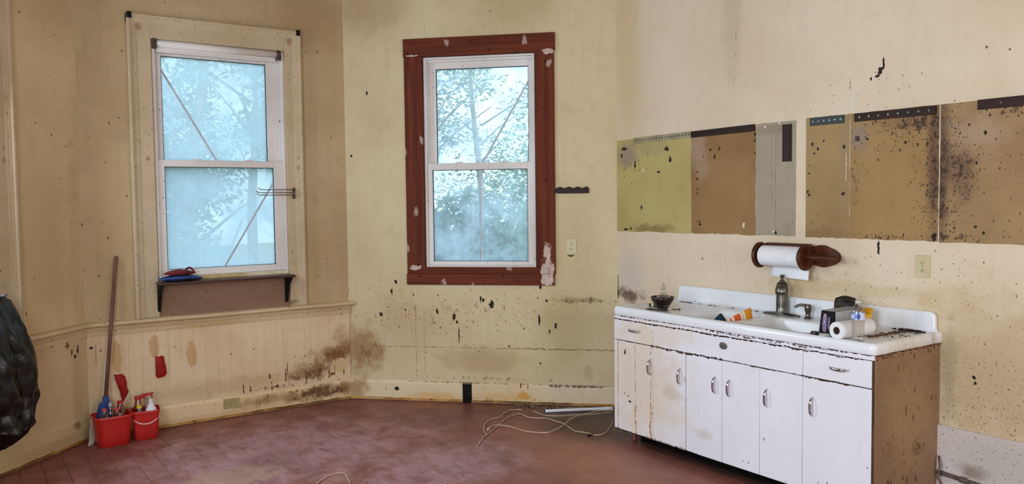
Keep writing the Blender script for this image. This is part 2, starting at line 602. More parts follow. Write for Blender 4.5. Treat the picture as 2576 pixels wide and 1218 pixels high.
# ------------------------------------------------------------------ floor of painted boards
n = NT('worn_reddish_brown_floor_paint')
pw = n.coord(kind='World')
p2, _ = n.flat(pw, 'xy')
oi = n.n('ShaderNodeObjectInfo')
lo = n.noise(p2, .9, 4, .6, .6)
mid = n.noise(p2, 4.5, 5, .65, .4)
fine = n.noise(n.mapping(p2, (9, 4, 1)), 1.6, 6, .7, .8)
col = n.mix(n.ramp(mid, .3, .75), srgb(154, 92, 80), srgb(126, 73, 62))
col = n.mix(n.math('MULTIPLY', oi.outputs['Random'], .30), col, srgb(96, 58, 50))
wm = n.ramp(n.math('MULTIPLY_ADD', n.math('SUBTRACT', mid, .5), 1.6, n.ell(p2, 1.75, 5.3, 1.25, 1.0)), 1.05, .35)
wm2 = n.ramp(n.math('MULTIPLY_ADD', n.math('SUBTRACT', mid, .5), 1.4, n.ell(p2, 2.5, 4.45, .85, .55)), 1.0, .3)
worn_and_sheen = n.math('MAXIMUM', wm, wm2)
col = n.mix(n.math('MULTIPLY', worn_and_sheen, n.math('MULTIPLY', n.ramp(fine, .25, .62), .62)), col, srgb(194, 156, 168))  # lilac tone paints the windows' reflected sheen over the worn boards
col = n.mix(n.math('MULTIPLY', n.ramp(n.math('MULTIPLY_ADD', n.math('SUBTRACT', mid, .5), 2.4, n.ell(p2, 1.36, 5.0, .4, .22)), 1.0, .6), .6), col, srgb(182, 150, 128))
col = n.mix(n.math('MULTIPLY', n.ramp(n.math('MULTIPLY_ADD', n.math('SUBTRACT', mid, .5), 1.6, n.ell(p2, 1.72, 5.22, .3, .2)), 1.0, .4), .35), col, srgb(74, 40, 36))
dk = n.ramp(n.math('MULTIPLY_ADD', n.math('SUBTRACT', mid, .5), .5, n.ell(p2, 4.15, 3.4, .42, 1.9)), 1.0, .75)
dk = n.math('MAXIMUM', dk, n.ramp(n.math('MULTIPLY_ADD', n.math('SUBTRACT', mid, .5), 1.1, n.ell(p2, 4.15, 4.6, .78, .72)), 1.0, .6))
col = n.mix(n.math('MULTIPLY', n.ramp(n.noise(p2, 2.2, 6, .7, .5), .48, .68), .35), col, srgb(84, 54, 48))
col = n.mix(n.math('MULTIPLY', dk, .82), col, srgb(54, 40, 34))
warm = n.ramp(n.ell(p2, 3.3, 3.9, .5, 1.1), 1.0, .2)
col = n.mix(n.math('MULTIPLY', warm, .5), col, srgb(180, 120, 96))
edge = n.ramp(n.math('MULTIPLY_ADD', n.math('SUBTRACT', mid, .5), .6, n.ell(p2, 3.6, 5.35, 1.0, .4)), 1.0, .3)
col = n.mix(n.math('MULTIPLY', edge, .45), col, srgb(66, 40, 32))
d, rc = n.voro(p2, 11)
s2 = n.n('ShaderNodeSeparateColor')
n.t.links.new(rc, s2.inputs[0])
fl = n.math('MULTIPLY', n.math('LESS_THAN', s2.outputs[0], .12), n.ramp(n.math('SUBTRACT', n.math('MULTIPLY', s2.outputs[1], .12), d), 0, .03))
col = n.mix(n.math('MULTIPLY', fl, .7), col, srgb(196, 178, 164))
fl2 = n.math('MULTIPLY', n.math('GREATER_THAN', s2.outputs[0], .93), n.ramp(n.math('SUBTRACT', n.math('MULTIPLY', s2.outputs[1], .1), d), 0, .03))
col = n.mix(fl2, col, srgb(34, 22, 18))
sx = n.noise(n.mapping(p2, (22, 1.2, 1), rot=(0, 0, .5)), 2.2, 2, .5)
col = n.mix(n.math('MULTIPLY', n.math('MULTIPLY', n.ramp(sx, .70, .76), worn_and_sheen), .45), col, srgb(190, 168, 160))
n.bump(n.math('ADD', mid, n.math('MULTIPLY', fine, .6)), .12, .006)
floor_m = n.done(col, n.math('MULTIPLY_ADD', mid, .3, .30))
gap_m = plain('dark_floor_gap', srgb(24, 14, 12), .9)
floor = struct(MB().box(XAB - LC * S2 - .1, XD + .1, -2.7, YB + .1, -.12, -.022).build('floor', gap_m))
PW = .128
x = XAB - LC * S2 - .02
rnd = random.Random(4)
while x < XD + .05:
    xc = x + PW / 2
    ymax = min(YB, YB - (XAB - xc) if xc < XAB else YB, YB - (xc - XBC) if xc > XBC else YB) + .05
    y = -2.6 + rnd.uniform(-2, 0)
    cuts = []
    while y < ymax:
        y2 = min(y + rnd.choice((1.2, 1.5, 1.9, 2.4, 3.0)), ymax)
        if ymax - y2 < .35:
            y2 = ymax
        cuts.append((max(y, -2.6), y2))
        y = y2
    for a, b in cuts:
        if b - a < .2:
            continue
        h = rnd.uniform(-.0012, .0)
        g = .0007
        c = .0017
        m = MB()
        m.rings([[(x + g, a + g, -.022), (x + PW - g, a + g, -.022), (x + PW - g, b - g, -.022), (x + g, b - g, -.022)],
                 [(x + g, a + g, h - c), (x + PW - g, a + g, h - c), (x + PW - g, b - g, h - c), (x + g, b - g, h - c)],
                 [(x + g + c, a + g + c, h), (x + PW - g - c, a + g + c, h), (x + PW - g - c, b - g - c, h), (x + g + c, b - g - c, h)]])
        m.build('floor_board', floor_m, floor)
    x += PW

# ------------------------------------------------------------------ wainscot boards of the bay, one by one
def wainscot(wall, L, x0, x1, mat):
    w = .0905
    me = None
    k = 0
    u = x0
    while u < x1 - .02:
        ww = min(w, x1 - u)
        if me is None or ww < w - 1e-4:
            m = MB()
            c = .0016
            prof = [(0.0002, 0), (0.0002, -.0104), (c + .0002, -.012), (ww - c - .0002, -.012), (ww - .0002, -.0104), (ww - .0002, 0)]
            m.prism(prof, .15, .742, 'z')
            o = m.build('wainscot_board', mat, wall)
            if ww >= w - 1e-4:
                me = o.data
        else:
            o = bpy.data.objects.new('wainscot_board', me)
            COL.objects.link(o)
            o.parent = wall
        o.location = (u, 0, 0)
        u += w
        k += 1


m_wainB = paint('peeling_wainscot_paint', srgb(232, 206, 170), srgb(222, 192, 154), obj=wall_back, random_tint=.08, **WAIN)
m_wainA = paint('wainscot_paint_left', srgb(218, 190, 150), srgb(204, 174, 132), obj=wall_left, streak=.14, random_tint=.08, spots=[(2.06, .71, .02, .03, srgb(120, 80, 50)), (2.1, .66, .012, .03, srgb(120, 80, 50)), (2.16, .66, .01, .04), (2.13, .62, .012, .016)],
                specks=[(12, .12, .08, 1.3, UMBER, None)], stains=[(2.15, .4, .1, .4, srgb(178, 146, 100), .4, 1.3)])
wainscot(wall_back, XBC - XAB, 0.002, XBC - XAB, m_wainB)
wainscot(wall_left, LC, .02, LC - .006, m_wainA)

# ------------------------------------------------------------------ chair rail
m_rail = paint('chair_rail_paint', srgb(218, 194, 156), srgb(200, 172, 130), streak=.05, axes='xz', specks=[(26, .22, .16, .6, BROWN, None), (9, .12, .08, .5, UMBER, None)], stains=[(.9, .745, .5, .02, srgb(196, 160, 100), .6, 1.0)], bump=.3)
RAIL = [(0, .735), (-.020, .735), (-.022, .742), (-.022, .758), (-.016, .762), (-.016, .768), (-.026, .772), (-.030, .782), (-.022, .788), (-.024, .794), (-.040, .800), (-.055, .806), (-.060, .816), (-.057, .827), (-.046, .833), (0, .835)]
for nm, M, a, b in (('trim_1', MA, .0, LC - .0), ('trim_2', MBk, .0, XBC - XAB)):
    m = MB()
    n_ = 40
    rows = []
    for k in range(n_ + 1):
        u = a + (b - a) * k / n_
        row = []
        for (y, z) in RAIL:
            uu = u
            if k == 0 and nm == 'trim_2':
                uu = u + y * -.414 * 0
            if k == n_ and nm == 'trim_1':
                uu = u + y * .414
            if k == 0 and nm == 'trim_2':
                uu = u - y * .414
            if k == n_ and nm == 'trim_2':
                uu = u + (.035 if z > .795 else .006) * (1 if y < -.01 else 0)
            row.append((uu, y + .0012 * mnoise.noise((u * 9, z * 30, 1)), z + .0025 * mnoise.noise((u * 3, 0, 5))))
        rows.append(row)
    m.rings(rows)
    struct(soft(m.build(nm, m_rail, matrix=M), 30), 'cream moulded chair rail')

# ------------------------------------------------------------------ baseboards, split in painted board and bare yellow foot
m_base = paint('stained_baseboard_paint', srgb(236, 208, 166), srgb(222, 190, 146), mottle=[(1.75, .1, .5, .08, 18, .72, srgb(92, 60, 34), .75), (1.1, .1, .5, .08, 24, .80, srgb(120, 82, 50), .6)], axes='xz', bump=.35, streak=.0,
               stains=[(1.75, .1, .45, .08, srgb(132, 94, 52), .75, 2.4), (1.3, .1, .4, .06, srgb(150, 112, 66), .6, 2.2), (.8, .04, .7, .03, srgb(186, 150, 100), .4, 1.6), (1.95, .1, .12, .1, srgb(150, 104, 56), .7, 1.6)],
               specks=[(22, .5, .2, .8, UMBER, (1.6, .1, .6, .12)), (14, .15, .1, .8, UMBER, None)])
m_baseC = paint('baseboard_paint_window_wall', srgb(228, 206, 172), srgb(216, 190, 154), axes='xz', bump=.3, mottle=[(1.1, .165, 1.2, .012, 26, .72, srgb(120, 88, 60), .7), (1.9, .16, .4, .02, 30, .70, srgb(66, 46, 38), .8), (1.2, .04, 1.2, .02, 30, .78, srgb(176, 120, 54), .6)],
                stains=[(.05, .1, .16, .12, srgb(150, 108, 62), .7, 1.8), (.75, .05, .35, .05, srgb(214, 164, 84), .6, 1.2), (1.35, .06, .35, .05, srgb(214, 170, 96), .6, 1.4), (1.5, .075, .06, .05, srgb(206, 150, 60), .85, 2.4), (2.0, .168, .4, .01, srgb(70, 50, 44), .5, 2.2)],
                spots=[(.42, .10, .03, .02), (.32, .1, .007, .015), (1.47, .155, .008, .03, srgb(120, 66, 40)), (1.53, .15, .004, .03)], specks=[(24, .3, .16, .8, UMBER, (2.1, .16, .6, .05)), (12, .12, .08, .8, UMBER, None)])
m_foot = paint('bare_yellow_wood_foot', srgb(206, 156, 84), srgb(172, 112, 48), mottle=[(1, .02, 3, .05, 26, .86, srgb(70, 42, 22), .8)], axes='xz', rough=.7, cloud=4, specks=[(40, .5, .25, .4, srgb(60, 38, 20), None)], bump=.5,
               stains=[(1.55, .015, .6, .03, srgb(74, 48, 26), .7, 2.2), (.2, .01, .12, .05, srgb(190, 160, 110), .7, 1.5)])


def baseboard(nm, M, a, b, mat, zt, foot, mitre0=0, mitre1=0, gaps=()):
    segs, s0 = [], a
    for g0, g1 in gaps:
        segs.append((s0, g0))
        s0 = g1
    segs.append((s0, b))
    root = None
    for k, (p, q) in enumerate(segs):
        m = MB()
        N = 30
        rows = []
        prof = [(0, .026), (-.020, .026), (-.021, zt - .022), (-.017, zt - .014), (-.012, zt - .004), (-.010, zt), (0, zt)]
        for i in range(N + 1):
            u = p + (q - p) * i / N
            row = []
            for (y, z) in prof:
                uu = u
                if i == 0 and k == 0:
                    uu -= y * mitre0
                if i == N and k == len(segs) - 1:
                    uu += y * mitre1
                zz = z + (.006 * mnoise.noise((u * 11, 3, 1)) + .004 * mnoise.noise((u * 40, 3, 1)) if z < .05 else .002 * mnoise.noise((u * 4, 8, 1)))
                row.append((uu, y, zz))
            rows.append(row)
        m.rings(rows)
        if k == 0:
            root = struct(m.build(nm, mat, matrix=M), 'stained cream baseboard')
        else:
            m.build('board_length', mat, root)
        m = MB()
        rows = []
        for i in range(N * 2 + 1):
            u = p + (q - p) * i / N / 2
            w = .004 * mnoise.noise((u * 16, 9, 2))
            z0 = .006 + .006 * abs(mnoise.noise((u * 8, 2, 2)))
            d0 = (1 if 0 < i < N * 2 else 0)
            mo = (mitre1 if (i == N * 2 and k == len(segs) - 1) else 0) - (mitre0 if (i == 0 and k == 0) else 0)
            rows.append([(u, 0, z0), (u - .016 * mo, -.016 + w, z0), (u - .016 * mo, -.014 + w, .036), (u, 0, .036)])
        m.rings(rows)
        m.build('bare_foot', foot, root)
    return root


T8 = .414
m_baseA = paint('baseboard_paint_left', srgb(214, 188, 146), srgb(198, 170, 126), bump=.3, specks=[(14, .15, .1, .8, UMBER, None)], stains=[(2.12, .14, .05, .04, srgb(110, 80, 48), .7, 1.8), (1.9, .06, .5, .06, srgb(176, 140, 92), .5, 1.5)])
baseboard('baseboard_left', MA, 0, LC, m_baseA, .185, m_foot, 0, T8)
base_back = baseboard('baseboard_back', MBk, 0, XBC - XAB, m_base, .168, m_foot, T8, T8)
base_c = baseboard('baseboard_back_right', MC, 0, LC, m_baseC, .170, m_foot, T8, 0, gaps=[(.983, 1.062)])
m_lowD = paint('mildewed_board_paint', srgb(222, 208, 204), srgb(212, 198, 192), axes='xz', bump=.4, specks=[(34, .4, .16, .6, srgb(110, 96, 84), None), (70, .3, .2, .6, srgb(110, 96, 84), None)],
               stains=[(2.75, .22, .1, .06, srgb(120, 84, 66), .8, 1.6), (2.9, .3, .4, .2, srgb(190, 186, 170), .5, 1.2)], obj=wall_right)
low = MB().box(.02, YCD + 2.5, -.018, 0, .03, .432).build('baseboard_right', m_lowD, matrix=MD, bevel=.006)
struct(low, 'tall mildewed baseboard beside the sink cabinet')

# ------------------------------------------------------------------ double hung windows
n = NT('hazy_dirty_window_glass')
pv = n.coord()
q2, _ = n.flat(pv, 'xz')
nz = n.noise(q2, 3.5, 5, .65)
st = n.noise(n.mapping(q2, (16, 1.2, 1)), 1.5, 4, .6)
tr = n.n('ShaderNodeBsdfTransparent')
tr.inputs[0].default_value = (.88, .95, 1.0, 1)
tl = n.n('ShaderNodeBsdfTranslucent')
tl.inputs[0].default_value = (.70, .82, .94, 1)
mx = n.n('ShaderNodeMixShader')
haze = n.math('ADD', n.math('MULTIPLY', n.ramp(nz, .3, .75), .34), n.math('MULTIPLY', n.ramp(st, .4, .7), .05))
HAZE_B = n.math('ADD', haze, .47, clamp=True)
n.set(mx.inputs[0], HAZE_B)
n.t.links.new(tr.outputs[0], mx.inputs[1])
n.t.links.new(tl.outputs[0], mx.inputs[2])
n.t.links.new(mx.outputs[0], n.out.inputs[0])
m_hazeB = n.m
m_hazeC = m_hazeB.copy()
m_hazeC.name = 'lightly_hazed_window_glass'
for q in m_hazeC.node_tree.nodes:
    if q.type == 'MATH' and q.operation == 'ADD' and q.use_clamp:
        q.inputs[1].default_value = .14

m_vinyl = paint('grimy_white_window_frame', srgb(232, 224, 220), srgb(214, 204, 198), rough=.45, specks=[(20, .16, .1, 1.5, UMBER, None), (60, .08, .2, 1.0, BROWN, None)], bump=.05, grain=.02)
m_strip = plain('grey_muntin_strip', srgb(190, 194, 204), .5)
m_gasket = plain('dark_glass_gasket', srgb(38, 42, 54), .6)


def double_hung(name, M, hole, ug, lg, sill_z, strips, glass, jr, label):
    u0, u1, z0, z1 = hole
    root = MB()
    # outer frame lining the opening
    fw_ = .022
    root.box(u0, u0 + fw_, .0, .12, z0, z1).box(u1 - fw_, u1, .0, .12, z0, z1).box(u0 + fw_, u1 - fw_, .0, .12, z1 - fw_, z1).box(u0 + fw_, u1 - fw_, .0, .12, z0, sill_z)
    o = root.build(name, m_vinyl, matrix=M, bevel=.003)
    struct(o, label)
    ia, ib = u0 + fw_, u1 - fw_
    # stops between the two tracks
    s = MB()
    s.box(ia, ia + .012, .048, .062, sill_z, z1 - fw_).box(ib - .012, ib, .048, .062, sill_z, z1 - fw_).box(ia, ib, .035, .062, z1 - fw_ - .018, z1 - fw_)
    s.build('parting_stop', m_vinyl, o, bevel=.002)

    def sash(nm, g, y0, y1, oz0, oz1, strip):
        a, b, c, d = g
        r = MB()
        r.box(ia, a, y0, y1, oz0, oz1).box(b, ib, y0, y1, oz0, oz1).box(a, b, y0, y1, oz0, c).box(a, b, y0, y1, d, oz1)
        sh = r.build(nm, m_vinyl, o, bevel=.003)
        MB().box(a - .004, a + .004, y0 + .008, y1 - .006, c, d).box(b - .004, b + .004, y0 + .008, y1 - .006, c, d).box(a + .004, b - .004, y0 + .008, y1 - .006, d - .004, d + .004).box(a + .004, b - .004, y0 + .008, y1 - .006, c - .003, c + .003).build('gasket', m_gasket, sh)
        yc = (y0 + y1) / 2
        MB().box(a - .002, b + .002, yc - .002, yc + .002, c - .002, d + .002).build('pane', glass, sh)
        (xa, za), (xb, zb) = strip
        dv = Vector((xb - xa, 0, zb - za))
        L = dv.length
        ang = math.atan2(dv.z, dv.x)
        mm = T(xa, yc - .006, za) @ Matrix.Rotation(-ang, 4, 'Y')
        MB().box(0, L, -.002, .002, -.007, .007, mm).build('muntin_strip', m_strip, sh)
        return sh
    mid = (ug[2] + lg[3]) / 2
    sash('upper_sash', ug, .064, .098, lg[3] + .005, z1 - fw_ - .002, strips[0])
    low = sash('lower_sash', lg, .012, .046, sill_z + .001, ug[2], strips[1])
    lk = MB()
    for f in (.3, .72):
        u = ia + (ib - ia) * f
        lk.box(u - .03, u + .03, .015, .043, ug[2] - .001, ug[2] + .010)
    lk.build('sash_latch', m_vinyl, low, bevel=.003)
    return o


w1 = double_hung('window_1', MBk, HOLE_B, (.573, 1.357, 1.997, 2.768), (.566, 1.384, 1.178, 1.946), 1.128,
                 [((.574, 2.668), (.96, 1.998)), ((1.382, 1.829), (.983, 1.178))], m_hazeB, 0, 'white double hung window with hazy glass above the brown shelf')
w2 = double_hung('window_2', MC, HOLE_C, (.774, 1.546, 1.976, 2.752), (.747, 1.540, 1.170, 1.921), 1.137,
                 [((1.544, 2.627), (1.159, 1.977)), ((1.150, 1.920), (1.142, 1.170))], m_hazeC, 0, 'white double hung window set in bare brown boards')
w3 = double_hung('window_3', MA, HOLE_A, (HOLE_A[0] + .08, HOLE_A[1] - .08, 1.976, 2.752), (HOLE_A[0] + .075, HOLE_A[1] - .075, 1.170, 1.921), 1.137,
                 [((HOLE_A[0] + .08, 2.6), (HOLE_A[0] + .4, 1.98)), ((HOLE_A[0] + .4, 1.9), (HOLE_A[0] + .4, 1.18))], m_hazeC, 0, 'double hung bay window behind the black bag')

# painted casing of window 1
m_case = paint('cream_casing_paint', srgb(202, 179, 149), srgb(190, 166, 133), streak=.08, specks=[(14, .2, .09, 1.5, BROWN, None), (50, .1, .2, 1, UMBER, None)], bump=.15,
               stains=[(.41, 2.945, .035, .04, srgb(150, 112, 78), .8, 1.6), (1.523, 2.955, .035, .04, srgb(150, 112, 78), .8, 1.6), (.45, 2.0, .02, .03, srgb(150, 112, 78), .7, 1.4), (1.57, 1.95, .02, .03, srgb(150, 112, 78), .7, 1.4), (1.45, .86, .15, .04, srgb(120, 80, 46), .7, 2)])
cas = struct(MB().box(.337, .492, -.022, 0, .836, 3.03).build('trim_3', m_case, matrix=MBk, bevel=.003), 'cream painted casing around the shelf window')
MB().box(1.482, 1.608, -.022, 0, .836, 3.03).build('casing_board', m_case, cas, bevel=.003)
MB().box(.492, 1.482, -.022, 0, 2.872, 3.03).build('casing_board', m_case, cas, bevel=.003)
BAND = [(0, 0), (0, -.040), (.010, -.046), (.022, -.044), (.030, -.034), (.036, -.034), (.046, -.030), (.058, -.028), (.068, -.024), (.074, 0)]
m = MB().prism([(.330 + a, b) for a, b in BAND], .836, 3.036, 'z')
m.build('back_band', m_case, cas)
m = MB().prism([(1.615 - a, b) for a, b in BAND], .836, 3.036, 'z')
m.build('back_band', m_case, cas)
m = MB().prism([(b, 3.040 - a) for a, b in BAND], .330, 1.615, 'x')
m.build('back_band', m_case, cas)
m_apron = paint('shaded_pinkish_apron_paint', srgb(146, 112, 90), srgb(132, 100, 78), bump=.08, spots=[(.83, 1.0, .006, .007), (.83, .905, .006, .007), (1.36, 1.01, .005, .008), (1.23, 1.03, .004, .005)], specks=[(14, .15, .07, 1, UMBER, None)])  # pinkish paint darkened to carry the shelf's shadow in its colour
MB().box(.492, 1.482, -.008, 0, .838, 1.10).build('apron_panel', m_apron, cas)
m_sillw = paint('stained_sill_paint', srgb(226, 210, 182), srgb(200, 168, 116), specks=[(30, .3, .2, .5, BROWN, None)], cloud=5)
MB().box(.50, 1.478, -.012, .03, 1.096, 1.127).build('sill', m_sillw, cas, bevel=.004)

# casing of window 3 (only its edge shows at the far left)
c3 = struct(MB().box(HOLE_A[1], HOLE_A[1] + .16, -.022, 0, .84, 3.0).build('trim_4', m_case, matrix=MA, bevel=.004), 'cream casing edge beside the black bag')
MB().box(HOLE_A[0] - .16, HOLE_A[0], -.022, 0, .84, 3.0).build('casing_board', m_case, c3, bevel=.004)
MB().box(HOLE_A[0], HOLE_A[1], -.022, 0, HOLE_A[3], 3.0).build('casing_board', m_case, c3, bevel=.004)
MB().box(HOLE_A[0], HOLE_A[1], -.022, 0, .98, HOLE_A[2]).build('apron_board', m_case, c3, bevel=.004)
m = MB().prism([(HOLE_A[1] + .166 - a, b) for a, b in BAND], .84, 3.006, 'z')
m.build('back_band', m_case, c3)

# bare brown casing of window 2
def brown(nm, axis):
    n = NT(nm)
    p = n.coord()
    s3 = [1, 1, 1]
    s3[axis] = .05
    g = n.noise(n.mapping(p, tuple(s3)), 26, 5, .6, .3)
    c = n.mix(n.ramp(g, .3, .7), srgb(114, 56, 36), srgb(86, 40, 26))
    f, _ = n.flat(p, 'xz')
    d, rc = n.voro(n.mapping(f, (1, .8, 1)), 13)
    s2 = n.n('ShaderNodeSeparateColor')
    n.t.links.new(rc, s2.inputs[0])
    k = n.noise(f, 60, 3, .6)
    e = n.math('MULTIPLY_ADD', n.math('SUBTRACT', k, .5), .12, d)
    hole = n.math('MULTIPLY', n.math('LESS_THAN', s2.outputs[0], .33), n.ramp(n.math('SUBTRACT', n.math('MULTIPLY_ADD', s2.outputs[1], .09, .03), e), 0, .03))
    w_, rc2 = n.voro(n.mapping(f, (1, .55, 1), rot=(0, 0, .5)), 9)
    s4 = n.n('ShaderNodeSeparateColor')
    n.t.links.new(rc2, s4.inputs[0])
    k2 = n.noise(n.mapping(f, (1, .5, 1)), 30, 4, .7)
    e2 = n.math('MULTIPLY_ADD', n.math('SUBTRACT', k2, .5), .9, w_)
    whi = n.math('MULTIPLY', n.math('LESS_THAN', s4.outputs[0], .34), n.ramp(n.math('SUBTRACT', .17, e2), 0, .06))
    c = n.mix(n.math('MULTIPLY', whi, .55), c, srgb(206, 180, 166))
    for (u, v, ru, rv) in ((1.70, 1.10, .05, .10), (1.72, 2.845, .06, .02), (.60, 2.855, .05, .008), (.60, 1.12, .05, .02), (1.70, 1.02, .06, .04), (1.70, 1.25, .03, .07)):
        e3 = n.math('MULTIPLY_ADD', n.math('SUBTRACT', k2, .5), 2.4, n.ell(f, u, v, ru, rv))
        c = n.mix(n.math('MULTIPLY', n.ramp(e3, 1.1, .8), .8), c, srgb(214, 190, 176))
    c = n.mix(hole, c, srgb(36, 22, 16))
    n.bump(g, .25, .003)
    n.bsdf.inputs['Specular IOR Level'].default_value = .12
    return n.done(c, .7)


m_brV, m_brH = brown('bare_brown_board_upright', 2), brown('bare_brown_board_level', 0)
t2 = struct(MB().box(.524, 1.774, -.026, 0, 2.846, 2.992).build('trim_5', m_brH, matrix=MC, bevel=.003), 'bare brown boards around the right window')
MB().box(.528, .682, -.022, 0, 1.07, 2.846).build('side_board', m_brV, t2, bevel=.003)
MB().box(1.614, 1.766, -.022, 0, 1.07, 2.846).build('side_board', m_brV, t2, bevel=.003)
MB().box(.522, 1.758, -.024, 0, .978, 1.07).build('bottom_board', m_brH, t2, bevel=.003)
MB().box(.555, 1.708, -.040, 0.0, 1.072, 1.124).build('sill', m_brH, t2, bevel=.004)
m_brD = wood('dark_brown_jamb', srgb(86, 44, 30), srgb(60, 30, 22), 2)
MB().box(.682, .688, -.014, .02, 1.125, 2.846).box(1.608, 1.614, -.014, .02, 1.125, 2.846).box(.688, 1.608, -.014, .02, 2.838, 2.846).build('jamb_strip', m_brD, t2)

# ------------------------------------------------------------------ old cabinet silhouettes on the right wall
def patch_mat(nm, c0, c1, **kw):
    return paint(nm, srgb(*c0), srgb(*c1), obj=wall_right, bump=.25, **kw)


MOLD = srgb(58, 40, 26)
m_p1 = patch_mat('yellow_green_old_paint', (190, 172, 110), (174, 152, 92), stains=[(.12, 2.0, .16, .13, srgb(150, 130, 116), .8, 1.6), (.4, 2.05, .3, .1, srgb(170, 152, 112), .6, 1.6), (.4, 1.44, .3, .05, srgb(128, 98, 58), .7, 1.8)],
                spots=[(.09, 2.055, .03, .016), (.21, 1.93, .011, .05), (.545, 2.03, .028, .02), (.58, 1.95, .018, .03), (.30, 1.88, .012, .014, srgb(226, 216, 196)), (.46, 1.865, .018, .01), (.28, 1.6, .012, .02), (.06, 2.0, .012, .02), (.1, 1.43, .03, .01), (.16, 1.44, .01, .012)],
                specks=[(24, .35, .13, 1.3, MOLD, (.25, 2.0, .5, .3)), (12, .2, .08, 1.2, MOLD, None)])
m_p2 = patch_mat('tan_old_paint', (158, 122, 78), (140, 104, 60), cloud=2.2, stains=[(1.05, 1.6, .25, .2, srgb(146, 112, 66), .5, 1.2), (.85, 2.0, .1, .3, srgb(176, 150, 128), .6, 1.4)],
                spots=[(.96, 2.0, .012, .012), (1.04, 2.0, .008, .018), (1.0, 1.95, .009, .02), (.9, 1.955, .008, .01), (1.23, 1.99, .006, .01), (.84, 1.85, .008, .01), (.84, 1.8, .009, .01), (.84, 1.73, .006, .012), (.84, 1.7, .008, .008), (.86, 1.5, .012, .01), (.865, 1.482, .014, .01), (.835, 1.5, .003, .014), (1.34, 2.08, .012, .014), (1.345, 2.04, .014, .012), (1.34, 1.96, .01, .012), (1.25, 1.48, .014, .022, srgb(226, 210, 178))],
                specks=[(20, .25, .1, 1.2, MOLD, (.85, 2.0, .35, .25)), (14, .12, .07, 1.2, MOLD, None)])
m_p3 = patch_mat('grey_old_paint', (172, 158, 136), (160, 146, 124), stains=[(1.5, 2.1, .2, .05, srgb(140, 124, 100), .6, 1.2)], spots=[(1.505, 1.438, .013, .014), (1.488, 1.445, .008, .012, srgb(232, 224, 208)), (1.42, 2.12, .006, .01, srgb(240, 232, 214)), (1.53, 2.135, .007, .01, srgb(240, 232, 214))],
                cracks=[('v', 1.502, 1.44, 2.06, .0022, .012, srgb(112, 90, 60)), ('v', 1.475, 1.6, 2.06, .002, .012, srgb(120, 98, 66)), ('v', 1.52, 1.85, 2.06, .0022, .01, srgb(112, 90, 60))], specks=[(16, .14, .07, 1.2, MOLD, None)])
m_p4 = patch_mat('tan_old_paint_speckled', (168, 138, 92), (152, 122, 78), stains=[(1.99, 2.0, .06, .5, srgb(150, 128, 100), .5, 1.4), (1.85, 1.44, .2, .05, srgb(130, 96, 56), .5, 1.8)],
                spots=[(1.77, 1.985, .009, .012), (1.85, 2.0, .008, .01), (1.81, 1.955, .01, .014), (1.785, 1.93, .007, .008), (1.985, 1.96, .01, .014), (1.98, 1.68, .016, .014), (1.745, 1.86, .007, .008), (1.748, 1.81, .006, .007), (1.74, 1.7, .008, .012), (1.752, 1.675, .008, .01), (2.0, 1.84, .003, .12, srgb(222, 204, 160))],
                specks=[(26, .35, .13, 1.3, MOLD, (1.85, 1.45, .3, .08)), (30, .4, .14, 1.2, MOLD, (1.78, 1.62, .06, .2)), (16, .14, .07, 1.2, MOLD, None)])
m_p5 = patch_mat('mould_speckled_tan_paint', (166, 132, 84), (152, 118, 72), mottle=[(2.54, 1.78, .07, .5, 34, .76, MOLD, .85), (2.42, 2.07, .34, .09, 30, .74, MOLD, .8), (2.25, 1.43, .4, .04, 36, .78, MOLD, .8), (2.06, 1.85, .05, .5, 40, .8, MOLD, .6)], stains=[(2.52, 1.85, .06, .6, srgb(92, 66, 52), .8, 1.4), (2.4, 2.08, .25, .07, srgb(128, 96, 70), .75, 1.5), (2.08, 2.0, .09, .14, srgb(148, 126, 112), .7, 1.5), (2.3, 1.55, .3, .12, srgb(166, 128, 78), .5, 1.5)],
                spots=[(2.36, 1.96, .008, .014), (2.33, 1.92, .006, .012), (2.43, 1.94, .006, .012), (2.07, 2.0, .018, .022, srgb(70, 54, 58)), (2.2, 1.87, .005, .008), (2.19, 1.44, .005, .018), (2.525, 1.445, .018, .026), (2.13, 1.995, .012, .006)],
                specks=[(50, .5, .28, 1.8, MOLD, (2.42, 2.06, .46, .17)), (90, .5, .3, 1.6, MOLD, (2.4, 2.05, .5, .2)), (46, .45, .30, 1.6, MOLD, (2.53, 1.75, .14, .6)), (90, .5, .30, 1.6, MOLD, (2.52, 1.75, .16, .6)), (34, .5, .16, 1.3, MOLD, (2.3, 1.43, .4, .06)), (30, .4, .14, 1.3, MOLD, (2.1, 1.8, .1, .6)), (18, .16, .08, 1.3, MOLD, None)])
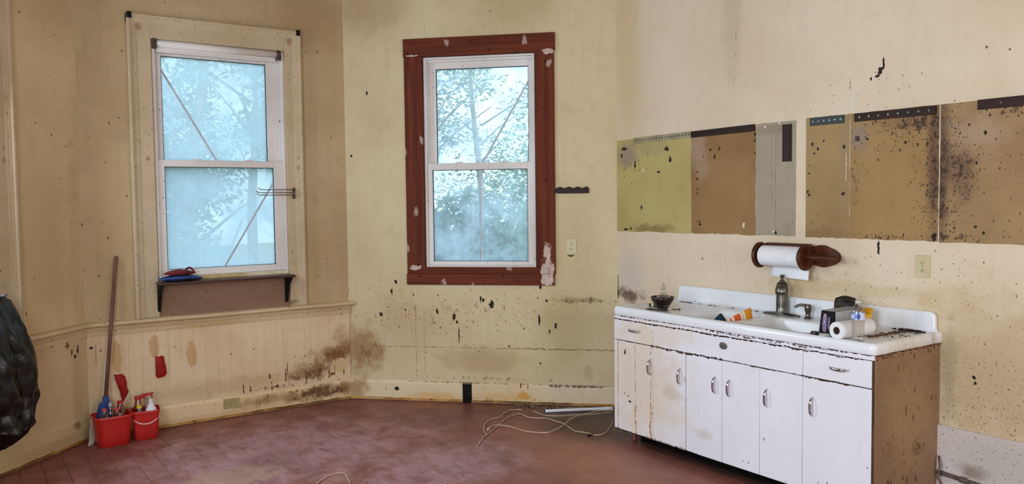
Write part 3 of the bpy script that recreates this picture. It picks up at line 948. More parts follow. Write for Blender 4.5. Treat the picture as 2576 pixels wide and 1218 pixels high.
m_p6 = patch_mat('mould_bloomed_tan_paint', (164, 132, 90), (152, 120, 80), cloud=3, mottle=[(2.56, 1.75, .06, .6, 34, .76, MOLD, .85), (2.67, 1.80, .12, .22, 26, .78, MOLD, .75), (2.9, 2.08, .2, .05, 32, .78, MOLD, .8), (2.62, 1.44, .3, .05, 34, .77, MOLD, .8)], stains=[(2.56, 1.8, .06, .7, srgb(92, 66, 52), .8, 1.4), (2.66, 1.78, .12, .22, srgb(116, 88, 66), .75, 1.7), (2.75, 2.0, .2, .15, srgb(176, 148, 128), .5, 1.4)],
                spots=[(2.7, 2.03, .006, .008), (2.78, 1.98, .009, .012), (2.74, 1.83, .006, .01), (2.78, 1.47, .008, .012), (2.74, 1.5, .012, .008)],
                specks=[(46, .45, .30, 1.6, MOLD, (2.57, 1.75, .12, .6)), (90, .5, .30, 1.6, MOLD, (2.58, 1.78, .18, .6)), (70, .5, .3, 1.5, MOLD, (2.66, 1.78, .16, .3)), (44, .9, .36, 1.6, MOLD, (2.88, 2.09, .2, .06)), (40, .4, .16, 1.5, MOLD, (2.9, 1.75, .4, .6))])


def old_patch(u0, u1, z0, z1, mat, lab):
    N, poly = 14, []
    r = random.Random(int(u0 * 1000))
    for i in range(N):
        poly.append((u0 + (u1 - u0) * i / N, z0 + r.uniform(-.004, .004)))
    for i in range(N):
        poly.append((u1 + r.uniform(-.0015, .0015), z0 + (z1 - z0) * i / N))
    for i in range(N):
        poly.append((u1 + (u0 - u1) * i / N, z1 + r.uniform(-.002, .002)))
    for i in range(N):
        poly.append((u0 + r.uniform(-.0015, .0015), z1 + (z0 - z1) * i / N))
    o = MB().prism(poly, -.002, .0, 'y').build('old_paint_panel', mat, wall_right)
    o['label'] = lab


old_patch(.004, .782, 1.415, 2.125, m_p1, 'yellow green bare panel in the wall corner')
old_patch(.786, 1.346, 1.418, 2.135, m_p2, 'tan bare panel between yellow and grey panels')
old_patch(1.350, 1.658, 1.421, 2.143, m_p3, 'grey bare panel with thin drip lines')
old_patch(1.726, 2.020, 1.418, 2.148, m_p4, 'narrow tan panel above the paper towel holder')
old_patch(2.024, 2.545, 1.418, 2.148, m_p5, 'tan panel speckled with black mould')
old_patch(2.552, 4.2, 1.416, 2.148, m_p6, 'mould bloomed tan panel at the right edge')
m_gouge = plain('bare_plaster_edge', srgb(236, 226, 206), .7)
MB().box(1.658, 1.662, -.003, 0, 1.42, 2.146).box(1.722, 1.726, -.003, 0, 1.418, 2.15).build('paint_ridge', m_gouge, wall_right)

# ------------------------------------------------------------------ shared object materials
RUST = srgb(74, 40, 26)
m_chrome = plain('chrome', srgb(200, 200, 205), .14, metallic=1)
m_steel = plain('brushed_dark_steel', srgb(120, 114, 106), .32, srgb(96, 90, 82), metallic=1)
m_black = plain('black_cast_iron', srgb(20, 16, 14), .6, bump=.3, spec=.2)
m_blackplastic = plain('black_plastic', srgb(16, 16, 17), .35)
m_ivory = plain('ivory_plastic', srgb(206, 192, 150), .4, srgb(196, 180, 136))
m_slot = plain('dark_slot', srgb(20, 16, 12), .8)
m_red = plain('red_bucket_plastic', srgb(196, 34, 26), .38, srgb(176, 26, 20))
m_redcap = plain('red_cap_plastic', srgb(190, 36, 36), .4)
m_white = plain('white_plastic', srgb(236, 234, 238), .4, srgb(226, 224, 230))
m_paper = plain('white_paper', srgb(240, 238, 240), .85, srgb(230, 228, 230), bump=.15, bscale=120)
m_clear = clear('clear_plastic', (.90, .89, .88, 1), .10)
m_clearglass = clear('clear_glass', (.93, .93, .92, 1), .12)

# ------------------------------------------------------------------ steel sink cabinet
m_door = paint('chipped_white_cabinet_enamel', srgb(238, 234, 240), srgb(232, 227, 231), rough=.38, bump=.05, grain=.02, spec=.4, streak=.04, streakcol=srgb(190, 160, 120),
               stains=[(.9, .45, .55, .6, srgb(226, 206, 182), .8, 1.2), (1.2, .42, .14, .06, srgb(196, 184, 160), .5, 1.4), (1.45, .22, .1, .05, srgb(206, 198, 188), .6, 1.4), (1.1, .8, .5, .1, srgb(222, 206, 180), .45, 1.2)],  # first and last: warm light at left and top painted as cream
               spots=[(.755, .63, .013, .02), (.80, .30, .016, .012), (.785, .335, .012, .006), (.75, .345, .012, .005), (1.30, .53, .002, .03), (1.9, .3, .003, .01)],
               cracks=[('h', .874, .64, 2.56, .006, .030, RUST), ('h', .866, 1.5, 2.3, .005, .06, RUST), ('h', .8475, .64, 2.15, .007, .022, RUST), ('h', .846, 1.1, 2.5, .005, .04, RUST), ('h', .704, 1.0, 1.6, .010, .030, RUST), ('h', .705, .6, 2.6, .004, .014, RUST), ('h', .704, 2.14, 2.45, .007, .02, RUST),  # topmost lines: rust chips plus the painted shadow gap below the rim
                       ('v', .852, .085, .70, .0035, .02, srgb(150, 108, 64)), ('v', 1.000, .085, .70, .0038, .018, srgb(140, 98, 58)), ('v', .852, .085, .28, .012, .06, srgb(186, 142, 90)), ('v', 1.0, .085, .32, .012, .06, srgb(182, 138, 86)),
                       ('v', .682, .085, .70, .003, .012, srgb(120, 80, 50)), ('h', .092, .64, 1.4, .004, .03, RUST)],
               specks=[(24, .3, .1, 1.2, UMBER, (1.5, .12, 1.2, .08)), (40, .3, .14, 2.5, srgb(120, 100, 90), (2.5, .25, .12, .25)), (10, .05, .05, 1.2, UMBER, None)])
m_side = paint('rust_freckled_side_paint', srgb(152, 120, 93), srgb(138, 107, 80), axes='yz', rough=.5, bump=.1, streak=.10,
               stains=[(-.22, .34, .08, .05, srgb(92, 62, 36), .8, 1.8), (-.3, .5, .3, .4, srgb(176, 140, 92), .4, 1.2)],
               specks=[(30, .7, .26, 4.5, RUST, (-.28, .68, .14, .26)), (34, .7, .26, 3.5, RUST, (-.36, .14, .3, .26)), (40, 1.0, .4, .8, RUST, (-.3, .862, .5, .03)), (60, .8, .4, 1.5, RUST, (-.20, .35, .1, .1)), (22, .3, .14, 2.6, RUST, None)],
               cracks=[('h', .870, -.62, 0, .006, .03, RUST)])
m_carc = plain('rusty_carcass', srgb(64, 40, 28), .8, srgb(96, 60, 38), bump=.4)
m_toe = plain('black_toe_shade_and_rust', srgb(13, 11, 10), .9, srgb(22, 18, 15), bump=.6, spec=.05)  # shade of the recess under the cabinet is put into this black
FY = -.614
cab = thing('sink_cabinet', 'long rusting white steel sink cabinet with chrome bow handles', 'cabinet', MD, (1.604, -.31, 0))
MB().box(.646, 2.562, FY + .016, FY + .026, .084, .877).box(.646, 2.562, FY + .026, -.006, .084, .094).box(.646, 2.562, -.014, -.006, .094, .866).build('carcass', m_carc, cab)
MB().box(2.562, 2.568, FY + .004, -.004, .03, .877).build('side_panel', m_side, cab, bevel=.002)
MB().box(.642, .646, FY + .004, -.004, .088, .877).build('side_panel', m_door, cab, bevel=.002)
MB().box(.646, 2.562, FY, FY + .016, .8495, .877).build('face_rail', m_door, cab, bevel=.002)
MB().box(.646, .676, FY, FY + .016, .088, .703).build('face_stile', m_door, cab, bevel=.002)
MB().box(2.551, 2.562, FY + .001, FY + .016, .088, .846).build('face_stile', m_carc, cab, bevel=.001)
m = MB()
rg = random.Random(3)
for k in range(120):
    u = .65 + 1.9 * k / 120
    m.box(u, u + .0162, FY + .002, FY + .014, .088 - abs(mnoise.noise((u * 25, 1, 1))) * .016 - .003, .0885)
m.build('rusted_bottom_edge', m_toe, cab)
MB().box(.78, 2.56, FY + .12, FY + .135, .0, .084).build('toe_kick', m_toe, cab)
m_redleg = plain('red_painted_leg', srgb(140, 40, 28), .5)
MB().lathe([(.015, 0), (.013, .01), (.012, .084)], 14, (.752, FY + .09, 0)).build('leg', m_redleg, cab, smooth=True)
MB().lathe([(.015, 0), (.013, .01), (.012, .084)], 14, (2.5, FY + .05, 0)).build('leg', m_redleg, cab, smooth=True)


def bow_handle(parent, u, z, vertical, L=.105):
    """chrome bow pull with two feet"""
    rows = []
    N = 14
    for i in range(N + 1):
        t = i / N
        s = (t - .5) * L
        out = -.026 * (1 - (2 * t - 1) ** 4) - .002
        w = .004 + .0042 * sin(pi * t)
        th = .0045
        row = []
        for k in range(10):
            a = 2 * pi * k / 10
            c_, d_ = w * cos(a), th * sin(a)
            if vertical:
                row.append((u + c_, FY + out + d_, z + s))
            else:
                row.append((u + s, FY + out + d_, z + c_ + .004 * sin(pi * t) * -1))
        rows.append(row)
    o = MB().rings(rows).build('handle', m_chrome, parent, smooth=True)
    o['label'] = 'chrome bow handle'
    return o


def front(nm, u0, u1, z0, z1, g=.0012):
    return MB().box(u0 + g, u1 - g, FY, FY + .015, z0 + g, z1 - g).build(nm, m_door, cab, bevel=.003)


bow_handle(front('drawer', .646, 1.018, .706, .8475), .850, .790, False, .112)
ff = front('false_front', 1.018, 2.150, .706, .8475, .0006)
bow_handle(front('drawer', 2.150, 2.551, .706, .8475, .002), 2.369, .782, False, .112)
for (a, b, hu, hz_) in ((.676, 1.018, .998, .563), (1.018, 1.304, 1.263, .548), (1.308, 1.596, 1.547, .546), (1.596, 1.868, 1.657, .546), (1.868, 2.150, 1.922, .540), (2.150, 2.551, 2.216, .550)):
    bow_handle(front('door', a, b, .086, .7035), hu, hz_, True)
m = MB()
m.lathe([(.024, 0), (.026, .003), (.024, .006), (.018, .008), (.016, .006), (0.001, .009)], 28, (0, 0, 0), 1.15, .85, m=T(1.607, FY, .792) @ Matrix.Rotation(R(90), 4, 'X'))
for k in range(5):
    m.box(1.592 + k * .007, 1.595 + k * .007, FY - .010, FY - .006, .786 - .003 * (k % 2), .800)
m_badge = plain('tarnished_chrome_badge', srgb(150, 146, 142), .4, srgb(70, 66, 62), scale=120, metallic=.5, bump=.5)
m.build('badge', m_badge, ff, smooth=False)['label'] = 'tarnished oval metal badge'

# ------------------------------------------------------------------ white enamel sink top
m_enam = paint('white_enamel', srgb(240, 240, 244), srgb(234, 233, 236), axes='xy', rough=.2, bump=.02, grain=0, spec=.5,
               stains=[(2.4, -.3, .3, .3, srgb(206, 192, 166), .75, 1.3), (.95, -.35, .4, .3, srgb(222, 212, 200), .6, 1.3), (2.45, -.1, .18, .08, srgb(120, 100, 80), .5, 2)],
               specks=[(30, .5, .16, 1, UMBER, (2.42, -.2, .26, .2)), (70, .5, .2, 1, UMBER, (2.45, -.18, .24, .2)), (26, .4, .18, .5, srgb(70, 62, 56), (1.1, -.045, .6, .03))])
m_basin = paint('white_enamel_basin', srgb(240, 239, 240), srgb(230, 227, 224), axes='xz', rough=.2, bump=.02, grain=0, spec=.5)
ZT = .935
top = thing('enamel_sink', 'white enamel double basin sink top with drainboards and backsplash', 'sink', MD, (1.618, -.32, .866))
U0, U1, Y0, Y1 = .655, 2.578, -.636, -.002
BL, BR = (1.215, 1.600, -.555, -.185), (1.665, 2.150, -.555, -.185)
zd = ZT - .006
m = MB()
ys = [Y0 + .03, BL[2], BL[3], Y1]
for (a, b) in ((U0 + .03, BL[0]), (BL[1], BR[0]), (BR[1], U1 - .03)):
    m.box(a, b, Y0 + .03, Y1, zd - .02, zd)
for B in (BL, BR):
    m.box(B[0], B[1], Y0 + .03, B[2], zd - .02, zd).box(B[0], B[1], B[3], Y1, zd - .02, zd)
m.build('drainboard', m_enam, top)


def roll_edge():
    """rounded rolled rim profile (out, z), out measured from the outer face inwards"""
    return [(.004, .879), (.0, .884), (.0, .915), (.003, .926), (.010, .934), (.020, .937), (.032, .9345), (.044, zd + .0005), (.044, zd - .02), (.03, .879)]


m = MB()
path = []
rc_ = .03
corners = []
# open path: back left -> front left -> front right -> back right with rounded corners
pts = [(U0, Y1, (1, 0))]
for i in range(7):
    t = pi + pi / 2 * i / 6
    pts.append((U0 + rc_ + rc_ * cos(t), Y0 + rc_ + rc_ * sin(t), (-cos(t), -sin(t))))
for i in range(7):
    t = 3 * pi / 2 + pi / 2 * i / 6
    pts.append((U1 - rc_ + rc_ * cos(t), Y0 + rc_ + rc_ * sin(t), (-cos(t), -sin(t))))
pts.append((U1, Y1, (-1, 0)))
rows = []
for (x, y, (nx, ny)) in pts:
    rows.append([(x + nx * o, y + ny * o, z) for o, z in roll_edge()])
m.rings(rows)
soft(m.build('rolled_rim', m_enam, top), 50)
# back splash with rounded ends and a flared foot
m = MB()
out = [(.662, zd - .01), (.672, zd + .004), (.688, zd + .02), (.692, 1.012)]
for i in range(6):
    t = pi - pi / 2 * i / 5
    out.append((.716 + .024 * cos(t), 1.018 + .024 * sin(t)))
for i in range(6):
    t = pi / 2 - pi / 2 * i / 5
    out.append((2.520 + .034 * cos(t), 1.006 + .034 * sin(t)))
out += [(2.555, zd + .02), (2.566, zd + .004), (2.572, zd - .01)]
m.prism(out, -.036, -.004, 'y')
bs = m.build('backsplash', m_enam, top, bevel=.010, bseg=3)
m = MB()
cv = [(-.034, zd - .002)]
for i in range(7):
    t = pi / 2 * i / 6
    cv.append((-.034 - .024 + .024 * cos(t) - .0 , zd + .024 - .024 * sin(t)))
cv = [(-.033, zd + .026)] + [(-.035 - .025 * (1 - cos(t * pi / 12)), zd + .025 - .025 * sin(t * pi / 12)) for t in range(7)] + [(-.033, zd - .002)]
m.prism(cv, .69, 2.555, 'x')
soft(m.build('cove', m_enam, top), 50)


def basin(nm, B, depth=.17):
    x0, x1, y0, y1 = B
    rings = []
    for ins, z, r in ((-.006, zd + .0008, .035), (.004, zd - .001, .045), (.010, zd - .012, .05), (.018, zd - depth + .04, .055), (.030, zd - depth + .012, .06), (.055, zd - depth, .06), (.12, zd - depth - .004, .04)):
        rings.append([(a, b, z) for a, b in rrect(x0 + ins, x1 - ins, y0 + ins, y1 - ins, r, 6)])
    o = MB().rings(rings, cap0=False, cap1=True).build(nm, m_basin, top, smooth=True)
    cx, cy = (x0 + x1) / 2, (y0 + y1) / 2
    MB().lathe([(.045, 0), (.045, .004), (.03, .003), (.028, -.002)], 24, (cx, cy, zd - depth - .004)).build('drain', m_steel, o, smooth=True)
    return o


basin('basin', BL)
basin('basin', BR)

# ------------------------------------------------------------------ faucet and soap pump
fa = thing('faucet', 'tall single column dark steel faucet with oblong deck plate', 'faucet', MD, (1.620, -.085, zd))
m = MB()
rings = []
for sc_, z in ((1.0, zd), (1.0, zd + .004), (.96, zd + .008), (.8, zd + .012), (.5, zd + .016)):
    ring = []
    for k in range(40):
        t = 2 * pi * k / 40
        ring.append((1.615 + .138 * sc_ * math.copysign(abs(cos(t)) ** 1.15, cos(t)), -.085 + .033 * sc_ * sin(t), z))
    rings.append(ring)
m.rings(rings).build('deck_plate', m_steel, fa, smooth=True)
prof = [(.041, 0), (.041, .006), (.036, .012), (.036, .05), (.0365, .08), (.035, .10), (.0345, .125), (.036, .15), (.036, .17), (.031, .192), (.022, .200), (.013, .204)]
MB().lathe(prof, 28, (1.618, -.083, zd + .006)).build('body', m_steel, fa, smooth=True)
hood = []
for z, r, dy in ((.125, .020, -.022), (.128, .026, -.020), (.150, .031, -.014), (.175, .030, -.006), (.195, .022, .0), (.203, .010, 0)):
    hood.append([(1.618 + (r + .004) * cos(2 * pi * k / 20) + .012 * (1 if cos(2 * pi * k / 20) > 0 else 0) * (1 - (z - .125) / .08), -.083 + dy + r * sin(2 * pi * k / 20), zd + .006 + z) for k in range(20)])
MB().rings(hood).build('spray_head', m_steel, fa, smooth=True)
MB().lathe([(.012, 0), (.017, .004), (.015, .010), (.009, .016), (.008, .024), (.012, .038), (.015, .046), (.012, .047), (.004, .042)], 18, (1.618, -.083, zd + .206)).build('finial', m_steel, fa, smooth=True)
sp = thing('soap_pump', 'small brushed steel soap pump beside the faucet', 'soap dispenser', MD, (1.815, -.095, zd))
MB().lathe([(.025, 0), (.025, .004), (.018, .010), (.015, .020), (.014, .032), (.019, .045), (.020, .062), (.020, .080), (.017, .085), (.004, .086)], 22, (1.815, -.095, zd)).build('pump_body', m_steel, sp, smooth=True)
MB().tube(spline([(1.815, -.095, zd + .074), (1.795, -.105, zd + .080), (1.772, -.117, zd + .080), (1.752, -.127, zd + .070), (1.747, -.130, zd + .064)], 5), [.010] * 6 + [.0085] * 8 + [.0075] * 7, 10).build('spout', m_steel, sp, smooth=True)

# ------------------------------------------------------------------ things on the drainboards
m_dbowl = plain('dark_tortoise_bowl', srgb(46, 20, 18), .25, srgb(14, 8, 8), scale=24)
bw = thing('bowl', 'dark tortoiseshell bowl holding a glass decanter', 'bowl', MD, (.945, -.45, zd))
MB().lathe([(.034, 0), (.036, .004), (.048, .022), (.064, .046), (.076, .066), (.080, .082), (.077, .083), (.072, .066), (.060, .048), (.045, .026), (.030, .012), (.004, .010)], 32, (.945, -.45, zd)).build('shell', m_dbowl, bw, smooth=True)
dc = thing('decanter', 'clear glass decanter with pointed stopper standing in the bowl', 'decanter', MD, (.957, -.452, zd + .014))
m_liq = clear('dark_liquor', (.10, .03, .02, 1), .10)
MB().lathe([(.030, 0), (.040, .010), (.050, .040), (.052, .058), (.045, .072), (.028, .086), (.014, .092), (.0135, .118), (.019, .122), (.019, .125)], 28, (.957, -.452, zd + .014)).build('flask', m_clearglass, dc, smooth=True)
MB().lathe([(.028, .002), (.038, .011), (.0485, .040), (.0505, .057), (.043, .070), (.006, .071)], 28, (.957, -.452, zd + .014)).build('liquor', m_liq, dc, smooth=True)
MB().lathe([(.020, 0), (.020, .003), (.010, .006), (.013, .014), (.011, .022), (.006, .032), (.0008, .040)], 8, (.957, -.452, zd + .014 + .126)).build('stopper', m_clearglass, dc)
m_cream = plain('cream_card', srgb(222, 206, 150), .7)
sb = thing('matchbox', 'small cream and black matchbox behind the dark bowl', 'box', MD, (.82, -.40, zd))
MB().box(.79, .85, -.425, -.375, zd, zd + .022).build('lower_tray', m_blackplastic, sb, bevel=.001)
MB().box(.788, .852, -.427, -.373, zd + .022, zd + .040).build('sleeve', m_cream, sb, bevel=.001)
MB().box(.812, .840, -.4275, -.4265, zd + .004, zd + .020).build('print_block', m_cream, sb)
pl = thing('pliers', 'small black handled pliers lying before the dark bowl', 'pliers', MD, (1.0, -.535, zd))
MB().tube([(.905, -.565, zd + .006), (.94, -.555, zd + .007), (.965, -.55, zd + .006)], [.003, .0065, .005], 8).build('grip', m_blackplastic, pl, smooth=True)
MB().tube([(.965, -.55, zd + .006), (1.005, -.54, zd + .006), (1.02, -.535, zd + .006)], .0035, 8).tube([(.995, -.55, zd + .005), (1.03, -.555, zd + .005)], [.005, .002], 8).build('jaw', m_steel, pl, smooth=True)
MB().tube([(1.005, -.535, zd + .009), (1.025, -.525, zd + .011), (1.05, -.515, zd + .010)], [.006, .011, .009], 10).build('grip', m_blackplastic, pl, smooth=True)
nl = thing('nail', 'thin dark nail lying right of the dark bowl', 'nail', MD, (1.04, -.42, zd))
MB().tube([(1.01, -.43, zd + .003), (1.052, -.40, zd + .003)], .0025, 8).build('shank', m_black, nl)
MB().lathe([(.006, 0), (.006, .002)], 10, m=T(1.052, -.40, zd + .006) @ Matrix.Rotation(R(90), 4, 'Y')).build('head', m_black, nl)

# items standing in the left basin
m_teal = plain('dark_teal_sponge_cloth', srgb(18, 48, 62), .85, bump=.4, bscale=150)
mm = T(1.397, -.405, .762) @ Matrix.Rotation(R(6), 4, 'Z') @ Matrix.Rotation(R(-43), 4, 'Y')
o = MB().box(0, .130, -.011, .011, 0, .130, mm).build('scrub_pad', m_teal, None, bevel=.006, matrix=MD)
tag(o, 'dark teal scrub pad standing on its corner in the left basin', 'scrub pad')
n = NT('striped_orange_white_fabric')
pc = n.coord()
sep = n.n('ShaderNodeSeparateXYZ')
n.t.links.new(pc, sep.inputs[0])
rampn = n.n('ShaderNodeValToRGB')
rampn.color_ramp.interpolation = 'CONSTANT'
els = rampn.color_ramp.elements
OR, WH, RD = srgb(232, 152, 34), srgb(238, 226, 206), srgb(222, 92, 40)
stops = [(0, OR), (.18, WH), (.27, RD), (.32, WH), (.40, RD), (.60, WH), (.655, OR), (.675, WH), (.74, OR)]
els[0].position, els[0].color = stops[0]
els[1].position, els[1].color = stops[1]
for p_, c_ in stops[2:]:
    e = els.new(p_)
    e.color = c_
n.t.links.new(n.math('MULTIPLY_ADD', sep.outputs[0], 1 / .262, 0.0), rampn.inputs[0])
n.bump(n.noise(pc, 120, 3), .3, .002)
m_towel = n.done(rampn.outputs[0], .85)
mm = MD @ T(1.560, -.530, zd - .142) @ Matrix.Rotation(R(90), 4, 'Z') @ Matrix.Rotation(R(-17), 4, 'Y')
pot = MB()
NU, NV = 22, 14


def pad(s):
    def f(a, b):
        e = (1 - (2 * a - 1) ** 8) * (1 - (2 * b - 1) ** 8)
        return (a * .262, s * (.010 * max(e, 0) ** .5) + .006 * sin(5 * a), b * .135)
    return f


pot.grid(pad(-1), NU, NV).grid(pad(1), NU, NV)
o = pot.build('pot_holder', m_towel, None, smooth=True, matrix=mm)
tag(o, 'orange white and red striped pot holder propped in the left basin', 'pot holder')

# boxes, bag, roll, bottle at the right drainboard
m_boxblack = plain('glossy_black_card', srgb(12, 11, 14), .5, spec=.15)
m_silver = plain('silver_grey_card', srgb(176, 174, 178), .4, srgb(150, 148, 152))
m_yellow = plain('yellow_card', srgb(236, 176, 34), .5, srgb(222, 158, 26))
m_brownc = plain('brown_card', srgb(96, 62, 40), .55)
m_whiteink = plain('white_ink', srgb(240, 240, 245), .5)
m_redink = plain('red_ink', srgb(206, 40, 40), .5)
m_blueink = plain('blue_ink', srgb(50, 92, 176), .5)
m_violetink = plain('violet_ink', srgb(60, 44, 110), .5)


def text_mesh(body, size, mat, parent, mtx, name, shear=0, ext=.0004):
    cu = bpy.data.curves.new(name, 'FONT')
    cu.body = body
    cu.size = size
    cu.extrude = ext
    cu.shear = shear
    cu.align_x = 'CENTER'
    cu.align_y = 'CENTER'
    cu.resolution_u = 3
    tmp = bpy.data.objects.new('tmp_text', cu)
    COL.objects.link(tmp)
    bpy.context.view_layer.update()
    me = bpy.data.meshes.new_from_object(tmp)
    bpy.data.objects.remove(tmp)
    me.transform(mtx)
    me.materials.clear()
    me.materials.append(mat)
    me.name = name
    o = bpy.data.objects.new(name, me)
    COL.objects.link(o)
    o.parent = parent
    if parent.name in INV:
        o.matrix_parent_inverse = INV[parent.name]
    return o


bb = thing('trash_bag_box', 'black and silver trash bag carton standing between basin and paper roll', 'box', MD, (2.21, -.36, zd))
bx0, bx1, by0, by1, bh = 2.172, 2.246, -.492, -.24, .122
m = MB()
m.add([(bx0 - .008, by0, zd), (bx1 + .004, by0, zd), (bx1, by1, zd), (bx0, by1, zd), (bx0, by0 + .012, zd + bh), (bx1, by0 + .012, zd + bh), (bx1, by1, zd + bh), (bx0, by1, zd + bh)], [(0, 3, 2, 1), (4, 5, 6, 7), (0, 1, 5, 4), (2, 3, 7, 6), (3, 0, 4, 7), (1, 2, 6, 5)])
bbx = m.build('carton', m_boxblack, bb, fix=False)
MB().box(bx1 + .0002, bx1 + .0042, by0 + .026, by1 - .004, zd + .004, zd + bh - .002).build('silver_side', m_silver, bb)
MB().box(bx0 + .002, bx1 - .002, by0 + .016, by1, zd + bh, zd + bh + .002).build('silver_top', m_silver, bb)
m = MB()
for (yy, zz, r) in ((-.44, .035, .018), (-.40, .045, .02), (-.36, .032, .02), (-.32, .04, .016), (-.42, .02, .02), (-.38, .018, .022)):
    m.lathe([(r, 0), (r, .0006)], 14, m=T(bx1 + .0042, yy, zd + zz) @ Matrix.Rotation(R(90), 4, 'Y'))
m.build('printed_bags', m_blackplastic, bb)
tilt = Matrix.Rotation(math.atan2(.012, bh), 4, 'X')
fm = T((bx0 + bx1) / 2 - .012, by0 + .0052, zd + .056) @ Matrix.Rotation(R(90), 4, 'X') @ Matrix.Rotation(R(90), 4, 'Z')
fmo = T((bx0 + bx1) / 2 - .012, by0 + .0060, zd + .056) @ Matrix.Rotation(R(-84.5), 4, 'X')
MB().lathe([(.001, 0), (.048, 0), (.048, .0006), (.001, .0006)], 28, (0, 0, 0), .34, 1.0, m=T((bx0 + bx1) / 2 - .012, by0 + .0056, zd + .056) @ Matrix.Rotation(R(84.5), 4, 'X')).build('oval_logo', m_violetink, bb)
MB().lathe([(.046, 0), (.049, 0), (.049, .0009), (.046, .0009), (.046, 0)], 28, (0, 0, 0), .36, 1.0, cap=False, m=T((bx0 + bx1) / 2 - .012, by0 + .0056, zd + .056) @ Matrix.Rotation(R(84.5), 4, 'X')).build('oval_ring', m_redink, bb)
text_mesh('CLOROX', .023, m_whiteink, bb, T((bx0 + bx1) / 2 - .012, by0 + .0045, zd + .056) @ Matrix.Rotation(R(84.5), 4, 'X') @ Matrix.Rotation(R(90), 4, 'Z'), 'logo_lettering', .25)
MB().box(.0, .0035, -.0006, 0, -.03, .035, T((bx0 + bx1) / 2 + .010, by0 + .0048, zd + .054) @ Matrix.Rotation(R(-5.5), 4, 'X')).box(.0, .0015, -.0006, 0, -.02, .038, T((bx0 + bx1) / 2 + .016, by0 + .0048, zd + .054) @ Matrix.Rotation(R(-5.5), 4, 'X')).build('fine_print', m_silver, bb)

yb = thing('yellow_carton', 'yellow and brown carton standing against the backsplash', 'box', MD, (2.13, -.17, zd))
MB().box(2.00, 2.256, -.215, -.140, zd, zd + .080).build('carton', m_yellow, yb, bevel=.001)
MB().box(2.002, 2.256, -.2165, -.2152, zd + .002, zd + .078).build('brown_side', m_brownc, yb)
MB().lathe([(.010, 0), (.017, 0), (.017, .0012), (.010, .0012), (.010, 0)], 20, cap=False, m=T(2.236, -.2165, zd + .050) @ Matrix.Rotation(R(90), 4, 'X')).box(2.233, 2.239, -.2182, -.2166, zd + .034, zd + .052).build('red_mark', m_redink, yb)
fl = MB()
fl.add([(2.08, -.215, zd + .080), (2.24, -.215, zd + .080), (2.236, -.236, zd + .100), (2.09, -.236, zd + .096)], [(0, 1, 2, 3)])
fl.add([(2.07, -.14, zd + .080), (2.256, -.14, zd + .080), (2.25, -.115, zd + .108), (2.09, -.115, zd + .104)], [(0, 1, 2, 3)])
fl.build('open_flap', m_yellow, yb, solid=.0015)
m_bag = plain('crumpled_black_plastic', srgb(16, 14, 13), .38, srgb(44, 38, 30), scale=20, spec=.25)


def crumple(c, rx, ry, rz, seed, nu=26, nv=16, flat_bottom=True):
    m = MB()
    rings = []
    for j in range(nv + 1):
        ph = -pi / 2 + pi * j / nv
        ring = []
        for i in range(nu):
            t = 2 * pi * i / nu
            d = Vector((cos(t) * cos(ph), sin(t) * cos(ph), sin(ph)))
            k = 1 + .34 * mnoise.noise(d * 2.1 + Vector((seed, 0, 0))) + .22 * abs(mnoise.noise(d * 5 + Vector((0, seed, 0)))) - .1
            q = Vector((d.x * rx * k, d.y * ry * k, d.z * rz * k))
            if flat_bottom:
                q.z = max(q.z, -rz * .6)
            ring.append((c[0] + q.x, c[1] + q.y, c[2] + q.z))
        rings.append(ring)
    return m.rings(rings)


o = crumple((2.115, -.180, zd + .118), .082, .045, .055, 3.3, 13, 8).build('crumpled_bag', m_bag, None, matrix=MD)
tag(o, 'crumpled black plastic bag spilling from the yellow carton', 'plastic bag')
pr = thing('paper_towel_roll', 'loose white paper towel roll lying on the right drainboard', 'paper roll', MD, (2.362, -.485, zd))
AX = Matrix.Rotation(R(-90), 4, 'X')
rm = T(2.352, -.615, zd + .046) @ Matrix.Rotation(R(-4), 4, 'Z') @ AX
MB().lathe([(.020, .0), (.043, .0), (.0455, .003), (.046, .01), (.046, .25), (.0455, .257), (.043, .26), (.020, .26), (.020, 0)], 36, cap=False, m=rm).build('paper', m_paper, pr, smooth=False)
soft(pr.children[0], 40)
m_core = plain('cardboard_core', srgb(60, 40, 30), .9)
MB().lathe([(.0195, .001), (.0195, .259), (.0175, .259), (.0175, .001), (.0195, .001)], 24, cap=False, m=rm).build('core', m_core, pr, smooth=True)
wb = thing('water_bottle', 'clear water bottle with blue printed label in front of the paper roll', 'bottle', MD, (2.447, -.575, zd))
prof = [(.020, .0), (.030, .002), (.032, .010), (.0315, .018)]
for k in range(8):
    z = .022 + k * .0105
    prof += [(.032, z), (.0295, z + .005)]
prof += [(.0325, .108), (.033, .112), (.033, .148), (.0325, .152), (.031, .158), (.026, .172), (.016, .186), (.0125, .190), (.0125, .196)]
MB().lathe(prof, 28, (2.447, -.575, zd)).build('bottle_body', m_clear, wb, smooth=True)
MB().lathe([(.0145, .190), (.0145, .205), (.013, .207), (.002, .207)], 20, (2.447, -.575, zd)).build('cap', clear('frosted_cap', (.9, .9, .9, 1), .15, .2, .35), wb, smooth=True)
n = NT('blue_white_bottle_label')
pc = n.coord()
f2, _ = n.flat(pc, 'xz')
ring = n.math('ABSOLUTE', n.math('SUBTRACT', n.ell(f2, 2.437, zd + .130, .017, .016), 1.0))
c_ = n.mix(n.ramp(ring, .22, .12), srgb(206, 216, 236), srgb(62, 98, 176))
c_ = n.mix(n.ramp(n.ell(f2, 2.425, zd + .141, .006, .006), 1.1, .9), c_, srgb(40, 74, 160))
c_ = n.mix(n.ramp(n.ell(f2, 2.466, zd + .130, .008, .016), 1.1, .9), c_, srgb(52, 84, 164))
